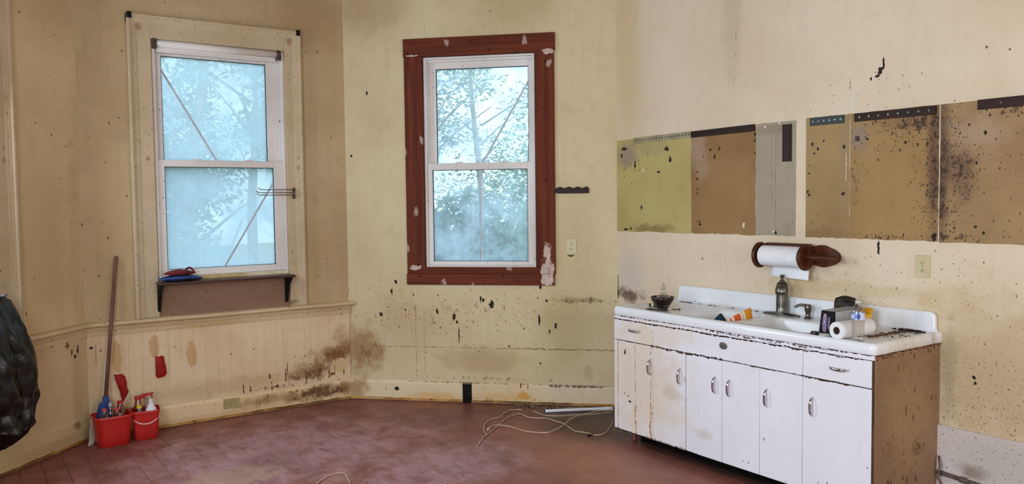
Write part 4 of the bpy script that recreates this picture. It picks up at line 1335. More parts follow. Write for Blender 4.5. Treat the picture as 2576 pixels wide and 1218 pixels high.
c_ = n.mix(n.ramp(n.ell(f2, 2.438, zd + .129, .008, .004), 1.1, .9), c_, srgb(150, 170, 204))
m_label = n.done(c_, .4)
MB().lathe([(.0334, .113), (.0334, .147)], 28, (2.447, -.575, zd), cap=False).build('label', m_label, wb, smooth=True)
lidb = MB().lathe([(.020, 0), (.021, .003), (.021, .016), (.019, .019), (.002, .019)], 20, (2.196, -.575, zd)).build('jar_lid', m_blackplastic, None, smooth=False, matrix=MD)
tag(soft(lidb), 'small black screw lid beside the black carton', 'lid')
lidc = MB().lathe([(.026, 0), (.028, .002), (.027, .012), (.022, .015), (.002, .016)], 24, (2.258, -.578, zd)).build('clear_lid', clear('milky_lid', (.85, .85, .84, 1), .1, .2, .45), None, smooth=True, matrix=MD)
tag(lidc, 'milky clear plastic lid between black lid and paper roll', 'lid')
rod = MB().tube(spline([(2.420, -.44, zd + .0045), (2.425, -.27, zd + .0045), (2.43, -.09, zd + .0045)], 5), .0042, 8).build('rusty_rod', m_carc, None, smooth=True, matrix=MD)
tag(rod, 'thin rusty rod lying behind the water bottle', 'rod')
m = MB()
rg = random.Random(12)
for k in range(130):
    if k < 60:
        u, y = 2.44 + rg.gauss(0, .035), -.075 + rg.gauss(0, .012)
        r = rg.uniform(.003, .010)
    else:
        u, y = 2.44 + rg.gauss(0, .05), -.22 + rg.gauss(0, .09)
        r = rg.uniform(.0012, .004)
    u, y = min(u, 2.53), max(min(y, -.062), -.58)
    mt = T(u, y, zd + r * .4) @ Matrix.Rotation(rg.uniform(0, 6), 4, 'Z')
    m.box(-r, r, -r * .7, r * .7, -r * .4, r * .6, mt)
o = m.build('dirt_crumbs', plain('dark_soil', srgb(30, 24, 22), .9), None, matrix=MD)
tag(o, 'dark dirt crumbs scattered on the right drainboard', 'dirt')
o['kind'] = 'stuff'
m = MB()
for k in range(46):
    u, y, r = 1.1 + rg.uniform(-.38, .32), -.068 - abs(rg.gauss(0, .006)), rg.uniform(.001, .0045)
    m.box(-r * 2, r * 2, -r, r, -r * .3, r * .5, T(u, y, zd + r * .3) @ Matrix.Rotation(rg.uniform(0, 6), 4, 'Z'))
o = m.build('grit', plain('grey_grit', srgb(70, 64, 62), .9), None, matrix=MD)
tag(o, 'grey grit along the foot of the backsplash', 'dirt')
o['kind'] = 'stuff'

# ------------------------------------------------------------------ paper towel holder on the wall
m_hw = wood('dark_stained_wood', srgb(92, 48, 28), srgb(54, 26, 16), 0, 22, .36)
hd = thing('paper_towel_holder', 'dark stained wooden paper towel holder with round end discs', 'holder', MD, (1.64, 0, 1.30))
half = [(.0, 1.366), (.16, 1.366), (.20, 1.374), (.235, 1.372), (.265, 1.360), (.30, 1.347), (.325, 1.330), (.338, 1.306), (.330, 1.282), (.305, 1.262), (.265, 1.248), (.225, 1.238), (.19, 1.242), (.16, 1.250), (.0, 1.250)]
outp = [(1.64 + a, b) for a, b in half] + [(1.46, 1.250), (1.46, 1.366)]
MB().prism(outp, -.020, -.001, 'y').build('back_plate', m_hw, hd, bevel=.006, bseg=3)
MB().box(1.482, 1.786, -.075, -.018, 1.350, 1.378).build('top_bar', m_hw, hd, bevel=.004)
RY = Matrix.Rotation(R(90), 4, 'Y')
for u in (1.465, 1.800):
    MB().lathe([(.002, 0), (.060, 0), (.064, .004), (.074, .005), (.082, .010), (.082, .018), (.076, .024), (.060, .025), (.054, .020), (.002, .019)], 40, m=T(u - .012, -.105, 1.301) @ RY).build('end_disc', m_hw, hd, smooth=True)
    soft(hd.children[-1], 40)
    MB().box(u - .010, u + .010, -.10, -.018, 1.278, 1.322).build('arm', m_hw, hd, bevel=.003)
MB().lathe([(.016, 0), (.016, .34), (.019, .345), (.020, .36), (.0165, .38), (.017, .47), (.021, .50), (.021, .542), (.018, .546), (.010, .546), (.009, .535)], 20, m=T(1.468, -.105, 1.301) @ RY).build('dowel', m_hw, hd, smooth=True)
rl = thing('mounted_paper_roll', 'white paper towel roll hanging in the wooden wall holder', 'paper roll', MD, (1.64, -.105, 1.30))
MB().lathe([(.020, 0), (.064, 0), (.064, .285), (.020, .285), (.020, 0)], 40, cap=False, m=T(1.494, -.105, 1.299) @ RY).build('paper', m_paper, rl)
soft(rl.children[0], 40)


def sheet(a, b):
    z = 1.262 - b * .095
    y = -.105 + .052 * cos(min(b * 2.2, 1.0) * pi * .5) * 1.0 if b < .4545 else -.105 + .004 * sin(b * 5)
    y = -.062 + .010 * sin(b * 3 + a)
    return (1.500 + .285 * a + .012 * b, y, z - .010 * a * b)


MB().grid(sheet, 8, 8).build('loose_sheet', m_paper, rl, smooth=True, solid=.0008)

# ------------------------------------------------------------------ strips left over from the wall cabinets
m_dkwood = wood('dark_stained_strip_wood', srgb(58, 36, 26), srgb(34, 20, 14), 0, 20, .5, bump=.4)
m_dkwoodv = wood('dark_stained_upright_strip', srgb(58, 36, 26), srgb(34, 20, 14), 2, 20, .5, bump=.4)
m_green = plain('dark_green_steel_rail', srgb(28, 40, 34), .45, srgb(18, 26, 22), bump=.2)
m_pale = plain('pale_painted_steel_rail', srgb(168, 156, 122), .6, srgb(140, 126, 96), bump=.3)


def rail(nm, u0, u1, z0, z1, mat, lab, holes=0, holemat=None, tilt=0.0, th=.014):
    root = thing(nm, lab, 'strip', MD, ((u0 + u1) / 2, 0, (z0 + z1) / 2))
    MB().prism([(u0, z0), (u1, z0 + tilt), (u1, z1 + tilt), (u0, z1)], -th - .002, -.002, 'y').build('strip', mat, root, bevel=.002)
    if holes:
        for k in range(holes):
            u = u0 + (u1 - u0) * (k + .6) / (holes + .2)
            z = (z0 + z1) / 2 + tilt * (k + .5) / holes
            MB().lathe([(.0055, 0), (.0055, .0012), (.002, .0012)], 8, m=T(u, -th - .0018, z) @ Matrix.Rotation(R(90), 4, 'X')).build('screw_hole', holemat, root)
    return root


rail('perforated_rail', .195, .786, 2.089, 2.133, m_pale, 'pale perforated steel strip over the yellow green panel', 20, m_slot, .008, .006)
rail('wood_strip', .792, 1.342, 2.094, 2.138, m_dkwood, 'dark brown strip over the tan panel left of the grey panel', 0, None, .006)
rail('upright_strip', 1.562, 1.624, 1.890, 2.122, m_dkwoodv, 'short dark upright strip at the right of the grey panel')
rail('green_rail', 1.757, 1.988, 2.098, 2.146, m_green, 'short dark green perforated strip over the narrow tan panel', 6, m_steel, 0, .008)
rail('wood_strip', 2.056, 2.531, 2.098, 2.145, m_dkwood, 'long dark brown strip over the mould speckled panel', 8, m_steel)
rail('wood_strip', 2.745, 3.35, 2.100, 2.150, m_dkwood, 'dark brown strip cut off by the right picture edge', 3, m_steel)


# ------------------------------------------------------------------ electrical outlets
def outlet(M, uc, zc, y, lab, horiz=False, mat=None, w=.082, h=.124):
    root = thing('wall_outlet', lab, 'outlet', M, (uc, y, zc))
    rot = T(uc, y, zc) @ (Matrix.Rotation(R(90), 4, 'Y') if horiz else Matrix.Identity(4))
    mat = mat or m_ivory
    MB().box(-w / 2, w / 2, -.006, 0, -h / 2, h / 2, rot).build('plate', mat, root, bevel=.003)
    for s in (-1, 1):
        f = MB()
        f.prism([(a * 1.0, b * 1.0 + s * .021) for a, b in rrect(-.0165, .0165, -.0145, .0145, .008, 4)], -.0085, -.006, 'y', rot)
        r_ = f.build('receptacle', mat, root)
        sl = MB()
        sl.box(-.008, -.0055, -.0092, -.0083, s * .021 - .002, s * .021 + .007, rot).box(.0055, .008, -.0092, -.0083, s * .021 - .002, s * .021 + .007, rot).box(-.0025, .0025, -.0092, -.0083, s * .021 - .010, s * .021 - .005, rot)
        sl.build('slots', m_slot, r_)
    MB().lathe([(.003, 0), (.003, .0012)], 10, m=rot @ T(0, -.006, 0) @ Matrix.Rotation(R(90), 4, 'X')).build('screw', m_steel, root)
    return root


outlet(MC, 1.892, 1.294, 0, 'ivory wall outlet right of the brown framed window')
MB().prism([(1.858, 1.222), (1.922, 1.222), (1.905, 1.214), (1.892, 1.208), (1.868, 1.214)], -.0015, 0, 'y').build('plaster_hole', m_slot, wall_back_right)
outlet(MD, 2.467, 1.280, 0, 'ivory wall outlet right of the paper towel holder')
m_ivoryd = plain('yellowed_dirty_outlet_plastic', srgb(186, 166, 112), .5, srgb(160, 138, 92), scale=30)
outlet(MBk, .993, .115, -.021, 'yellowed outlet lying sideways in the stained baseboard', True, m_ivoryd, .078, .124)

# ------------------------------------------------------------------ small things on the window wall
pts = [(1.768, 1.720), (2.036, 1.716)]
wave = [(1.768, 1.7205), (1.80, 1.7165), (2.036, 1.7160), (2.037, 1.752), (2.028, 1.764)]
for k in range(24):
    t = k / 23
    wave.append((2.02 - .25 * t, 1.764 + .006 * cos(t * 2 * pi * 3.5) - .006 * t * 0))
o = MB().prism(wave, -.016, -.001, 'y').build('scalloped_rail', m_dkwood, None, bevel=.002, matrix=MC)
tag(o, 'dark scalloped wooden rail right of the brown framed window', 'rail')
bxm = thing('metal_floor_box', 'black metal box let into the baseboard under the brown window', 'metal box', MC, (1.022, 0, 0))
m_oldblack = plain('old_black_metal', srgb(15, 13, 12), .6, srgb(24, 21, 19), bump=.4, spec=.12)
MB().box(.985, 1.060, -.018, 0, .022, .160).build('box_plate', m_oldblack, bxm, bevel=.002)
MB().box(.989, 1.056, -.040, -.018, .004, .034).build('foot_tab', m_oldblack, bxm, bevel=.004)
MB().box(.984, 1.061, -.026, 0, .156, .166).build('top_lip', plain('grey_lip', srgb(120, 108, 86), .7), bxm, bevel=.001)

# curtain rod brackets, roller blind, swing-arm towel rack, shelf at the left window
for u, lab in ((.348, 'black curtain bracket at the left top corner of the cream casing'), (1.590, 'black curtain bracket at the right top corner of the cream casing')):
    b = thing('curtain_bracket', lab, 'bracket', MBk, (u, -.046, 3.02), group='curtain brackets on the cream casing')
    MB().box(u - .016, u + .016, -.052, -.044, 3.0, 3.045).build('plate', m_black, b, bevel=.002)
    MB().tube([(u, -.05, 3.02), (u, -.065, 3.02), (u + .002, -.068, 3.03)], .007, 8).build('hook', m_black, b, smooth=True)
rb = thing('roller_blind', 'rolled up white blind across the top of the shelf window', 'blind', MBk, (.98, -.01, 2.84))
m_blind = paint('dirty_white_blind', srgb(236, 228, 222), srgb(222, 210, 204), bump=.05, specks=[(30, .12, .12, 1, BROWN, None)], grain=.02)
MB().lathe([(.027, 0), (.027, .895)], 28, m=T(.527, .0, 2.842) @ RY).build('roll', m_blind, rb, smooth=True)
MB().box(.530, 1.420, .012, .020, 2.792, 2.842).build('hanging_edge', m_blind, rb)
MB().box(.530, 1.420, .004, .026, 2.784, 2.798).build('bottom_bar', m_blind, rb, bevel=.003)
m_rustblk = plain('rusty_black_bracket', srgb(44, 34, 28), .7, srgb(92, 70, 54), scale=40, bump=.4)
for u0_, z_ in ((.503, 2.85), (1.425, 2.845)):
    MB().box(u0_, u0_ + .020, -.034, .03, z_ - .04, z_ + .025).box(u0_ - .004, u0_ + .028, -.030, -.026, z_ - .052, z_ + .02).build('end_bracket', m_rustblk, rb, bevel=.003)
tr_ = thing('swing_arm_rack', 'wire swing arm towel rack on the right side of the cream casing', 'towel rack', MBk, (1.528, -.03, 1.743))
m_wire = plain('dull_chrome_wire', srgb(150, 138, 124), .35, srgb(110, 98, 84), metallic=.8)
MB().box(1.520, 1.540, -.030, -.022, 1.700, 1.788).build('mount_plate', m_rustblk, tr_, bevel=.002)
MB().tube([(1.528, -.042, 1.705), (1.528, -.042, 1.782)], .006, 8).build('pivot', m_wire, tr_, smooth=True)
for (z, tx, ty) in ((1.772, 1.225, -.085), (1.749, 1.212, -.078), (1.730, 1.212, -.085)):
    MB().tube(spline([(1.530, -.042, z), (1.40, -.042 + (ty + .042) * .45, z), (tx + .03, ty, z), (tx, ty - .004, z + .016)], 5), .0032, 8).build('arm', m_wire, tr_, smooth=True)

sh = thing('wall_shelf', 'narrow dark brown shelf on black iron brackets below the left window', 'shelf', MBk, (.97, -.012, .88))
m_shelf = wood('dark_shelf_wood', srgb(92, 62, 54), srgb(58, 38, 34), 0, 16, .38)
MB().box(.472, 1.482, -.160, -.014, 1.078, 1.097).build('board', m_shelf, sh, bevel=.006, bseg=3)
prof_b = [(-.009, 1.077), (-.009, .872), (-.018, .868), (-.024, .878), (-.022, .905), (-.034, .915), (-.030, .935), (-.044, .950), (-.040, .985), (-.060, 1.0), (-.062, 1.03), (-.095, 1.048), (-.140, 1.062), (-.145, 1.077)]
for u in (.490, 1.452):
    br = MB().prism(prof_b, u - .011, u + .011, 'x').build('bracket', m_black, sh, bevel=.003)
    MB().tube([(u, -.020, .885), (u, -.045, .955), (u, -.075, 1.02), (u, -.135, 1.068)], .012, 8).build('scroll', m_black, br, smooth=True)


def cushion(c, rx, ry, h, seed, nu=40, nv=10, droop=.0):
    rings = []
    for j in range(nv + 1):
        t = j / nv
        r = (max(1 - (2 * t - 1) ** 2, 0)) ** .42
        if j in (0, nv):
            r = .25
        ring = []
        for i in range(nu):
            a = 2 * pi * i / nu
            k = 1 + .10 * mnoise.noise((cos(a) * 1.6 + seed, sin(a) * 1.6, t)) + .03 * sin(a * 7 + seed)
            x = rx * r * k * math.copysign(abs(cos(a)) ** .8, cos(a))
            y = ry * r * k * math.copysign(abs(sin(a)) ** .8, sin(a))
            ring.append((c[0] + x, c[1] + y, c[2] + h * t * (1 - .35 * (x / rx) ** 2) + .006 * mnoise.noise((x * 30, y * 30, seed))))
        rings.append(ring)
    return MB().rings(rings)


m_bluec = plain('navy_blue_fabric', srgb(24, 44, 96), .75, srgb(14, 24, 58), bump=.3, bscale=160)
m_redc = plain('dark_red_fabric', srgb(128, 22, 34), .8, srgb(92, 14, 26), bump=.3, bscale=160)
m_pipe = plain('blue_piping', srgb(52, 92, 170), .6)
bc = thing('blue_pot_mitt', 'navy blue quilted mitt lying at the left end of the shelf', 'mitt', MBk, (.63, -.085, 1.097))
MB().rings([[(x + .0, y, z) for x, y, z in r] for r in []] or [[(0, 0, 0)] * 3] * 2) if False else None
cushion((.632, -.088, 1.0975), .150, .066, .048, 1.3).build('body', m_bluec, bc, smooth=True)
ring = [(.632 + .148 * math.copysign(abs(cos(a)) ** .8, cos(a)) * (1 + .10 * mnoise.noise((cos(a) * 1.6 + 1.3, sin(a) * 1.6, .5))), -.088 + .065 * math.copysign(abs(sin(a)) ** .8, sin(a)), 1.128 - .010 * cos(a) ** 2) for a in [2 * pi * k / 48 for k in range(49)]]
MB().tube(ring, .0045, 8).build('piping', m_pipe, bc, smooth=True)
rc2 = thing('red_pot_mitt', 'dark red quilted mitt resting on the navy blue mitt', 'mitt', MBk, (.63, -.08, 1.145))
cushion((.625, -.080, 1.140), .105, .058, .044, 4.1).build('body', m_redc, rc2, smooth=True)
MB().tube(spline([(.66, -.085, 1.172), (.69, -.09, 1.194), (.715, -.085, 1.182), (.735, -.08, 1.150)], 5), .007, 8).build('loop', m_redc, rc2, smooth=True)

# red curls of peeled paint on the wainscot
m_flap = plain('red_underside_of_paint', srgb(168, 26, 24), .5, srgb(140, 18, 18), bump=.2, spec=.25)


def flap(poly, curl, lab):
    m = MB()
    n_ = len(poly)
    m.add([(u, -.014 - curl * (1 - abs((z - poly[0][1]) / (poly[-1][1] - poly[0][1] + 1e-6)) * .6) * (.4 + .6 * ((k % 3) / 2)), z) for k, (u, z) in enumerate(poly)], [tuple(range(n_))])
    o = m.build('paint_curl', m_flap, wall_back, solid=.002)
    o['label'] = lab


def flap2(rows, lab):
    """rows of (z, u_left, u_right, stand-off)"""
    m = MB()
    N = 6
    vs = []
    for (z, a, b, d) in rows:
        for i in range(N + 1):
            t = i / N
            vs.append((a + (b - a) * t, -.014 - d - .010 * sin(pi * t), z + .004 * mnoise.noise((a * 50, t * 4, z * 40))))
    fs = [(j * (N + 1) + i, j * (N + 1) + i + 1, (j + 1) * (N + 1) + i + 1, (j + 1) * (N + 1) + i) for j in range(len(rows) - 1) for i in range(N)]
    o = m.add(vs, fs).build('paint_curl', m_flap, wall_back, solid=.002)
    o['label'] = lab


flap2([(.442, .168, .196, .004), (.448, .172, .222, .012), (.425, .172, .242, .016), (.38, .186, .250, .018), (.345, .196, .250, .016), (.32, .206, .262, .014), (.30, .208, .254, .012), (.27, .214, .238, .010), (.248, .220, .228, .008)], 'red curl of peeled paint above the left bucket')
flap2([(.540, .448, .500, .004), (.546, .452, .506, .012), (.50, .448, .512, .016), (.45, .450, .522, .016), (.415, .448, .524, .014), (.392, .456, .512, .010), (.384, .462, .480, .008)], 'smaller red curl of peeled paint right of the broom')

# ------------------------------------------------------------------ two red buckets and their bottles
def bucket_mesh(w, d, h, r, wall=.004, k=.80):
    rings = []

    def rr(s, z, ins=0):
        return [(a, b, z) for a, b in rrect(-w / 2 * s + ins, w / 2 * s - ins, -d / 2 * s + ins, d / 2 * s - ins, r * s, 7)]
    rings.append(rr(k - .03, 0))
    rings.append(rr(k, .006))
    for t in (.25, .5, .75):
        rings.append(rr(k + (.95 - k) * t, h * t))
    rings += [rr(.95, h - .022), rr(1.0, h - .018), rr(1.0, h - .004), rr(.99, h), rr(.96, h), rr(.94, h - .006)]
    for t in (.7, .3):
        rings.append(rr(k + (.95 - k) * t, h * t, wall))
    rings.append(rr(k, .010, wall))
    return MB().rings(rings)


def bucket(lab, x, y, ang, w, d, h, r, handle):
    M = T(x, y, 0) @ Matrix.Rotation(R(ang), 4, 'Z')
    b = thing('red_bucket', lab, 'bucket', M, (0, 0, 0), 'red cleaning buckets by the wainscot')
    soft(bucket_mesh(w, d, h, r).build('pail', m_red, b), 35)
    if handle:
        m_hw2 = plain('pinkish_white_handle', srgb(232, 196, 188), .5)
        a0 = []
        for k in range(21):
            t = pi * k / 20
            a0.append((w / 2 * .985 * cos(t) * -1, -d / 2 * .99 * sin(t) ** .6 - .006 if 0 < k < 20 else -.0, h - .018 - .072 * sin(t)))
        MB().tube(a0, .0048, 8).build('bail_handle', m_hw2, b, smooth=True)
    return M


M1 = bucket('larger red bucket of clear bottles standing in front of the mop', .892, 6.222, 4, .250, .215, .212, .055, False)
M2 = bucket('smaller red bucket with white bail handle right of the larger one', 1.113, 6.250, -8, .190, .180, .208, .030, True)
m_pinkclear = clear('pinkish_clear_plastic', (.92, .76, .72, 1), .10)
m_redliq = clear('dark_red_cleaner', (.60, .16, .12, 1), .12)
m_yellowcap = plain('yellow_cap', srgb(238, 206, 40), .4)
m_pinkcap = plain('pink_red_cap', srgb(204, 78, 72), .5)
m_amber = clear('amber_cleaner', (.70, .36, .24, 1), .10)


def bottle(lab, x, y, ztop, r, neck, mat, capmat, sh_=.07, caph=.018, capr=None, liquid=None, sx=1, tilt=0):
    z0 = .012
    H = ztop - z0
    t = thing('cleaner_bottle', lab, 'bottle', T(x, y, z0) @ Matrix.Rotation(R(tilt), 4, 'Y'), (0, 0, 0), 'bottles in the red buckets')
    prof = [(r * .62, 0), (r * .66, .006), (r, H - sh_ - caph), (r * .92, H - sh_ * .8 - caph), (r * .62, H - sh_ * .42 - caph), (neck * 1.15, H - sh_ * .12 - caph), (neck, H - caph), (neck, H - caph * .3)]
    MB().lathe(prof, 22, (0, 0, 0), sx, 1).build('flask', mat, t, smooth=True)
    cr = capr or neck * 1.25
    MB().lathe([(cr, H - caph), (cr * 1.02, H - caph * .9), (cr * .96, H - .001), (cr * .8, H), (.001, H)], 16).build('cap', capmat, t, smooth=False)
    return t


bottle('clear bottle with pink cap at the left of the larger bucket', .842, 6.20, .258, .042, .014, m_pinkclear, m_pinkcap)
bottle('slim clear bottle with grey nozzle at the back of the larger bucket', .888, 6.25, .284, .026, .010, m_clear, clear('grey_nozzle', (.75, .72, .75, 1), .1, .3, .4), .06, .026)
bottle('wide clear bottle with pink red cap at the front of the larger bucket', .918, 6.185, .256, .050, .014, m_pinkclear, m_pinkcap, .085)
bottle('dark red bottle with red cap at the right of the larger bucket', .953, 6.262, .285, .044, .016, m_redliq, m_redcap, .075, .020)
bottle('clear jug with red cap at the left of the smaller bucket', 1.070, 6.272, .300, .036, .018, m_amber, m_redcap, .075, .024)
bottle('low bottle with yellow cap at the front of the smaller bucket', 1.068, 6.222, .243, .022, .013, m_amber, m_yellowcap, .03, .020, .017)
bottle('white squeeze bottle at the right of the smaller bucket', 1.146, 6.215, .280, .038, .012, m_white, m_white, .055, .026, .014)
tb = bottle('clear spray bottle with red trigger at the back of the smaller bucket', 1.128, 6.290, .278, .020, .013, m_clear, m_clear, .05, .02)
trig = MB()
trig.prism([(-.045, .278), (-.040, .296), (-.020, .304), (.050, .306), (.050, .296), (.022, .292), (-.002, .286), (-.012, .272), (-.022, .272)], -.011, .011, 'y', T(0, 0, -.010))
trig.prism([(.030, .294), (.042, .294), (.046, .262), (.040, .258)], -.006, .006, 'y', T(0, 0, -.010))
trig.build('trigger', m_redcap, tb, bevel=.002)

# mop leaning in the corner behind the buckets
mp = thing('mop', 'old mop with brown wooden handle and blue clamp leaning behind the buckets', 'mop', None, (.87, 6.30, 0))
m_pole = wood('grey_brown_pole_wood', srgb(126, 92, 78), srgb(98, 68, 58), 2, 30, .6)
m_blue = plain('blue_plastic_clamp', srgb(28, 62, 128), .4, srgb(20, 48, 104))
pa, pb = Vector((.866, 6.318, .26)), Vector((.9815, 6.400, 1.302))
MB().tube([pa, pa.lerp(pb, .5), pb - (pb - pa).normalized() * .006, pb], [.0135, .013, .013, .009], 14).build('handle', m_pole, mp, smooth=True)
MB().prism([(.800, .170), (.905, .170), (.905, .262), (.892, .282), (.890, .318), (.852, .320), (.848, .284), (.826, .270)], 6.298, 6.334, 'y').build('clamp', m_blue, mp, bevel=.006, bseg=3)
m_yarn = plain('dirty_white_yarn', srgb(196, 186, 172), .9, srgb(160, 148, 134), bump=.5, bscale=90)
rg = random.Random(2)
for k in range(9):
    x0 = .800 + k * .011
    ex, ey = (.742 + k * .006, 6.225 + k * .006) if k < 5 else (.78 + (k - 5) * .03, 6.36)
    MB().tube(spline([(x0, 6.314, .18), (x0 - .02 - .01 * (k < 5), 6.305, .11), ((x0 + ex) / 2 - .014, (6.30 + ey) / 2, .045), (ex, ey, .007)], 5), [.008] * 8 + [.007] * 8, 8).build('yarn_strand', m_yarn, mp, smooth=True)

# ------------------------------------------------------------------ black bag hanging at the left edge
m_tb = NT('shiny_black_bag_plastic')
p_ = m_tb.coord()
m_tb.bump(m_tb.noise(p_, 14, 5, .6, 1.2), .22, .02)
m_tb = m_tb.done(srgb(7, 9, 9), .30)
edge = [(1.105, 1.418), (1.06, 1.447), (1.0, 1.478), (.92, 1.515), (.84, 1.548), (.76, 1.570), (.68, 1.580), (.60, 1.582), (.54, 1.580), (.50, 1.586), (.47, 1.560), (.44, 1.550), (.41, 1.540), (.37, 1.520), (.345, 1.53), (.32, 1.480), (.29, 1.475), (.265, 1.445), (.245, 1.40), (.238, 1.37)]
hb = thing('hanging_trash_bag', 'black plastic trash bag hanging at the left picture edge', 'trash bag', MA, (1.25, -.14, .24))
rings = []
UC = 1.245
NS = 96
NR = 64
for j in range(NR + 1):
    z = 1.105 + (.238 - 1.105) * j / NR
    for (za, ua), (zb, ub) in zip(edge[:-1], edge[1:]):
        if zb <= z <= za:
            ue = ua + (ub - ua) * (za - z) / (za - zb)
    hw = ue - UC + .010 * mnoise.noise((z * 22, 4, 1)) * (z < 1.0)
    hdp = .035 + .095 * min((1.12 - z) / .35, 1)
    if z < .33:
        hdp *= max((z - .20) / .13, .15)
    ring = []
    for i in range(NS):
        a = 2 * pi * i / NS
        w = Vector((cos(a) * 1.9 + z * .9, sin(a) * 1.9, z * 1.5))
        fold = .42 * (abs(mnoise.noise(w * 1.6)) - .22) + .26 * (abs(mnoise.noise(w * 3.4 + Vector((5, 0, 0)))) - .2) + .10 * sin(a * 13 + 4 * z) * min((1.15 - z) * 2, 1)
        if z < .55:
            fold += .25 * (abs(mnoise.noise((cos(a) * 4, sin(a) * 4, z * 10))) - .2)
        k = 1 + fold * 1.5
        x = UC + hw * cos(a) * (1 - .06 * max(fold, 0))
        y = -.160 + hdp * sin(a) * k
        zz = z + .02 * mnoise.noise((cos(a) * 5, sin(a) * 5, 3)) + (.10 * max(0, -cos(a)) if z < .33 else 0)
        ring.append((x, min(y, -.028), zz))
    rings.append(ring)
MB().rings(rings).build('bag_body', m_tb, hb, smooth=True)
m_tie = plain('bluish_bag_tie', srgb(112, 112, 140), .45)
MB().tube(spline([(1.33, -.12, 1.128), (1.38, -.135, 1.122), (1.42, -.12, 1.118), (1.455, -.08, 1.118)], 5), .011, 8).build('tied_neck', m_tie, hb, smooth=True)
rings2 = []
for j in range(8):
    t = j / 7
    rings2.append([(1.36 + (.035 + .05 * t) * cos(2 * pi * k / 20) * (1 + .2 * sin(k * 2.5)), -.135 + (.025 + .03 * t) * sin(2 * pi * k / 20), 1.13 - .07 * t) for k in range(20)])
MB().rings(rings2).build('gathered_top', m_tb, hb, smooth=True)
nk = thing('coat_nail', 'bent nail in the casing that holds the black bag', 'nail', MA, (1.455, -.022, 1.118))
MB().tube([(1.455, -.020, 1.118), (1.460, -.085, 1.116), (1.462, -.094, 1.126)], .005, 8).build('shank', m_rustblk, nk, smooth=True)
MB().lathe([(.010, 0), (.010, .003)], 10, m=T(1.462, -.094, 1.127)).build('head', m_rustblk, nk)

# ------------------------------------------------------------------ cables, pipe and litter on the floor
m_cab = plain('beige_cable_sheath', srgb(206, 180, 154), .55, srgb(184, 152, 124), scale=20)
WA = [(2.87, 4.599), (2.949, 4.681), (3.041, 4.776), (3.087, 4.81), (3.165, 4.872), (3.253, 4.932), (3.346, 5.012), (3.481, 5.105), (3.568, 5.141), (3.612, 5.128), (3.603, 5.013), (3.642, 4.951), (3.693, 4.905), (3.699, 4.803), (3.705, 4.703), (3.673, 4.597), (3.651, 4.506), (3.688, 4.426), (3.696, 4.351), (3.749, 4.328), (3.826, 4.357), (3.94, 4.45), (4.037, 4.527)]
WB = [(3.094, 4.821), (3.135, 4.913), (3.217, 5.034), (3.283, 5.098), (3.353, 5.143), (3.426, 5.147), (3.518, 5.221), (3.604, 5.269), (3.669, 5.254), (3.687, 5.219)]
WC = [(3.131, 4.863), (3.205, 4.932), (3.273, 4.947), (3.317, 4.866), (3.331, 4.801), (3.341, 4.705), (3.377, 4.632), (3.44, 4.571), (3.506, 4.58), (3.597, 4.618), (3.708, 4.681), (3.801, 4.744), (3.908, 4.782), (3.996, 4.795), (4.085, 4.800), (4.15, 4.785), (4.235, 4.735)]
WD = [(3.717, 5.111), (3.714, 4.99), (3.735, 4.905), (3.793, 4.869), (3.894, 4.832), (3.976, 4.77), (4.064, 4.744), (4.192, 4.708)]
WE = [(1.741, 4.575), (1.784, 4.615), (1.832, 4.651), (1.888, 4.67), (1.939, 4.656), (1.937, 4.609), (1.919, 4.527), (1.898, 4.459)]


def cable(pts, z, r, lab, group=True, mat=None):
    q = spline([(x, y, z + r * .05 + (.012 * abs(mnoise.noise((x * 6, y * 6, 1))) if z > .006 else 0)) for x, y in pts], 6)
    o = MB().tube(q, r, 8).build('cable', mat or m_cab, None, smooth=True)
    tag(o, lab, 'cable', 'loose cables on the floor' if group else None)
    return o


cable(WA, .0040, .0040, 'beige cable looping from the cut end to beside the cabinet foot')
cable(WB, .0040, .0040, 'short beige cable arching over the far side of the bundle')
cable(WC, .0120, .0040, 'beige cable crossing the bundle towards the white pipe')
cable(WD, .0120, .0035, 'thin beige cable lying just before the white pipe')
cable(WE, .0040, .0042, 'lone beige cable at the bottom picture edge')
pp = thing('white_pipe', 'white plastic pipe lying behind the cables by the cabinet', 'pipe', None, (4.03, 4.92, 0))
MB().tube(spline([(3.791, 5.050, .014), (3.95, 4.968, .014), (4.12, 4.878, .014), (4.268, 4.792, .014)], 5), .0125, 14).build('tube', m_white, pp, smooth=True)
MB().tube([(3.786, 5.0527, .014), (3.800, 5.0452, .014)], .0105, 14).build('open_end', m_slot, pp)
m_splice = plain('white_tape', srgb(226, 214, 196), .7)
o = MB().tube([(3.140, 4.875, .0165), (3.185, 4.918, .0165)], .0062, 8).build('tape_splice', m_splice, None, smooth=True)
tag(o, 'white tape splice where the beige cables meet', 'tape')
o = MB().tube([(3.644, 4.352, .009), (3.668, 4.352, .009)], [.009, .007], 8).tube([(3.668, 4.352, .009), (3.686, 4.352, .009)], .003, 6).build('cable_plug', m_oldblack, None)
tag(o, 'small dark plug on the cable beside the cabinet', 'plug')
rg = random.Random(9)
m = MB()
for k in range(90):
    t = rg.random()
    c = Vector((3.75, 5.38, 0)).lerp(Vector((4.26, 4.87, 0)), t)
    c += Vector((-.05, -.05, 0)) * rg.random() * 1.2
    s = rg.uniform(.004, .018)
    m.box(-s, s, -s * rg.uniform(.2, .7), s * .5, 0, s * rg.uniform(.2, .8), T(c.x, c.y, .0005) @ Matrix.Rotation(rg.uniform(0, 6), 4, 'Z') @ Matrix.Rotation(rg.uniform(0, .2), 4, 'X'))
o = m.build('floor_debris', plain('dark_plaster_debris', srgb(52, 40, 32), .9, srgb(150, 126, 98), scale=30), None)
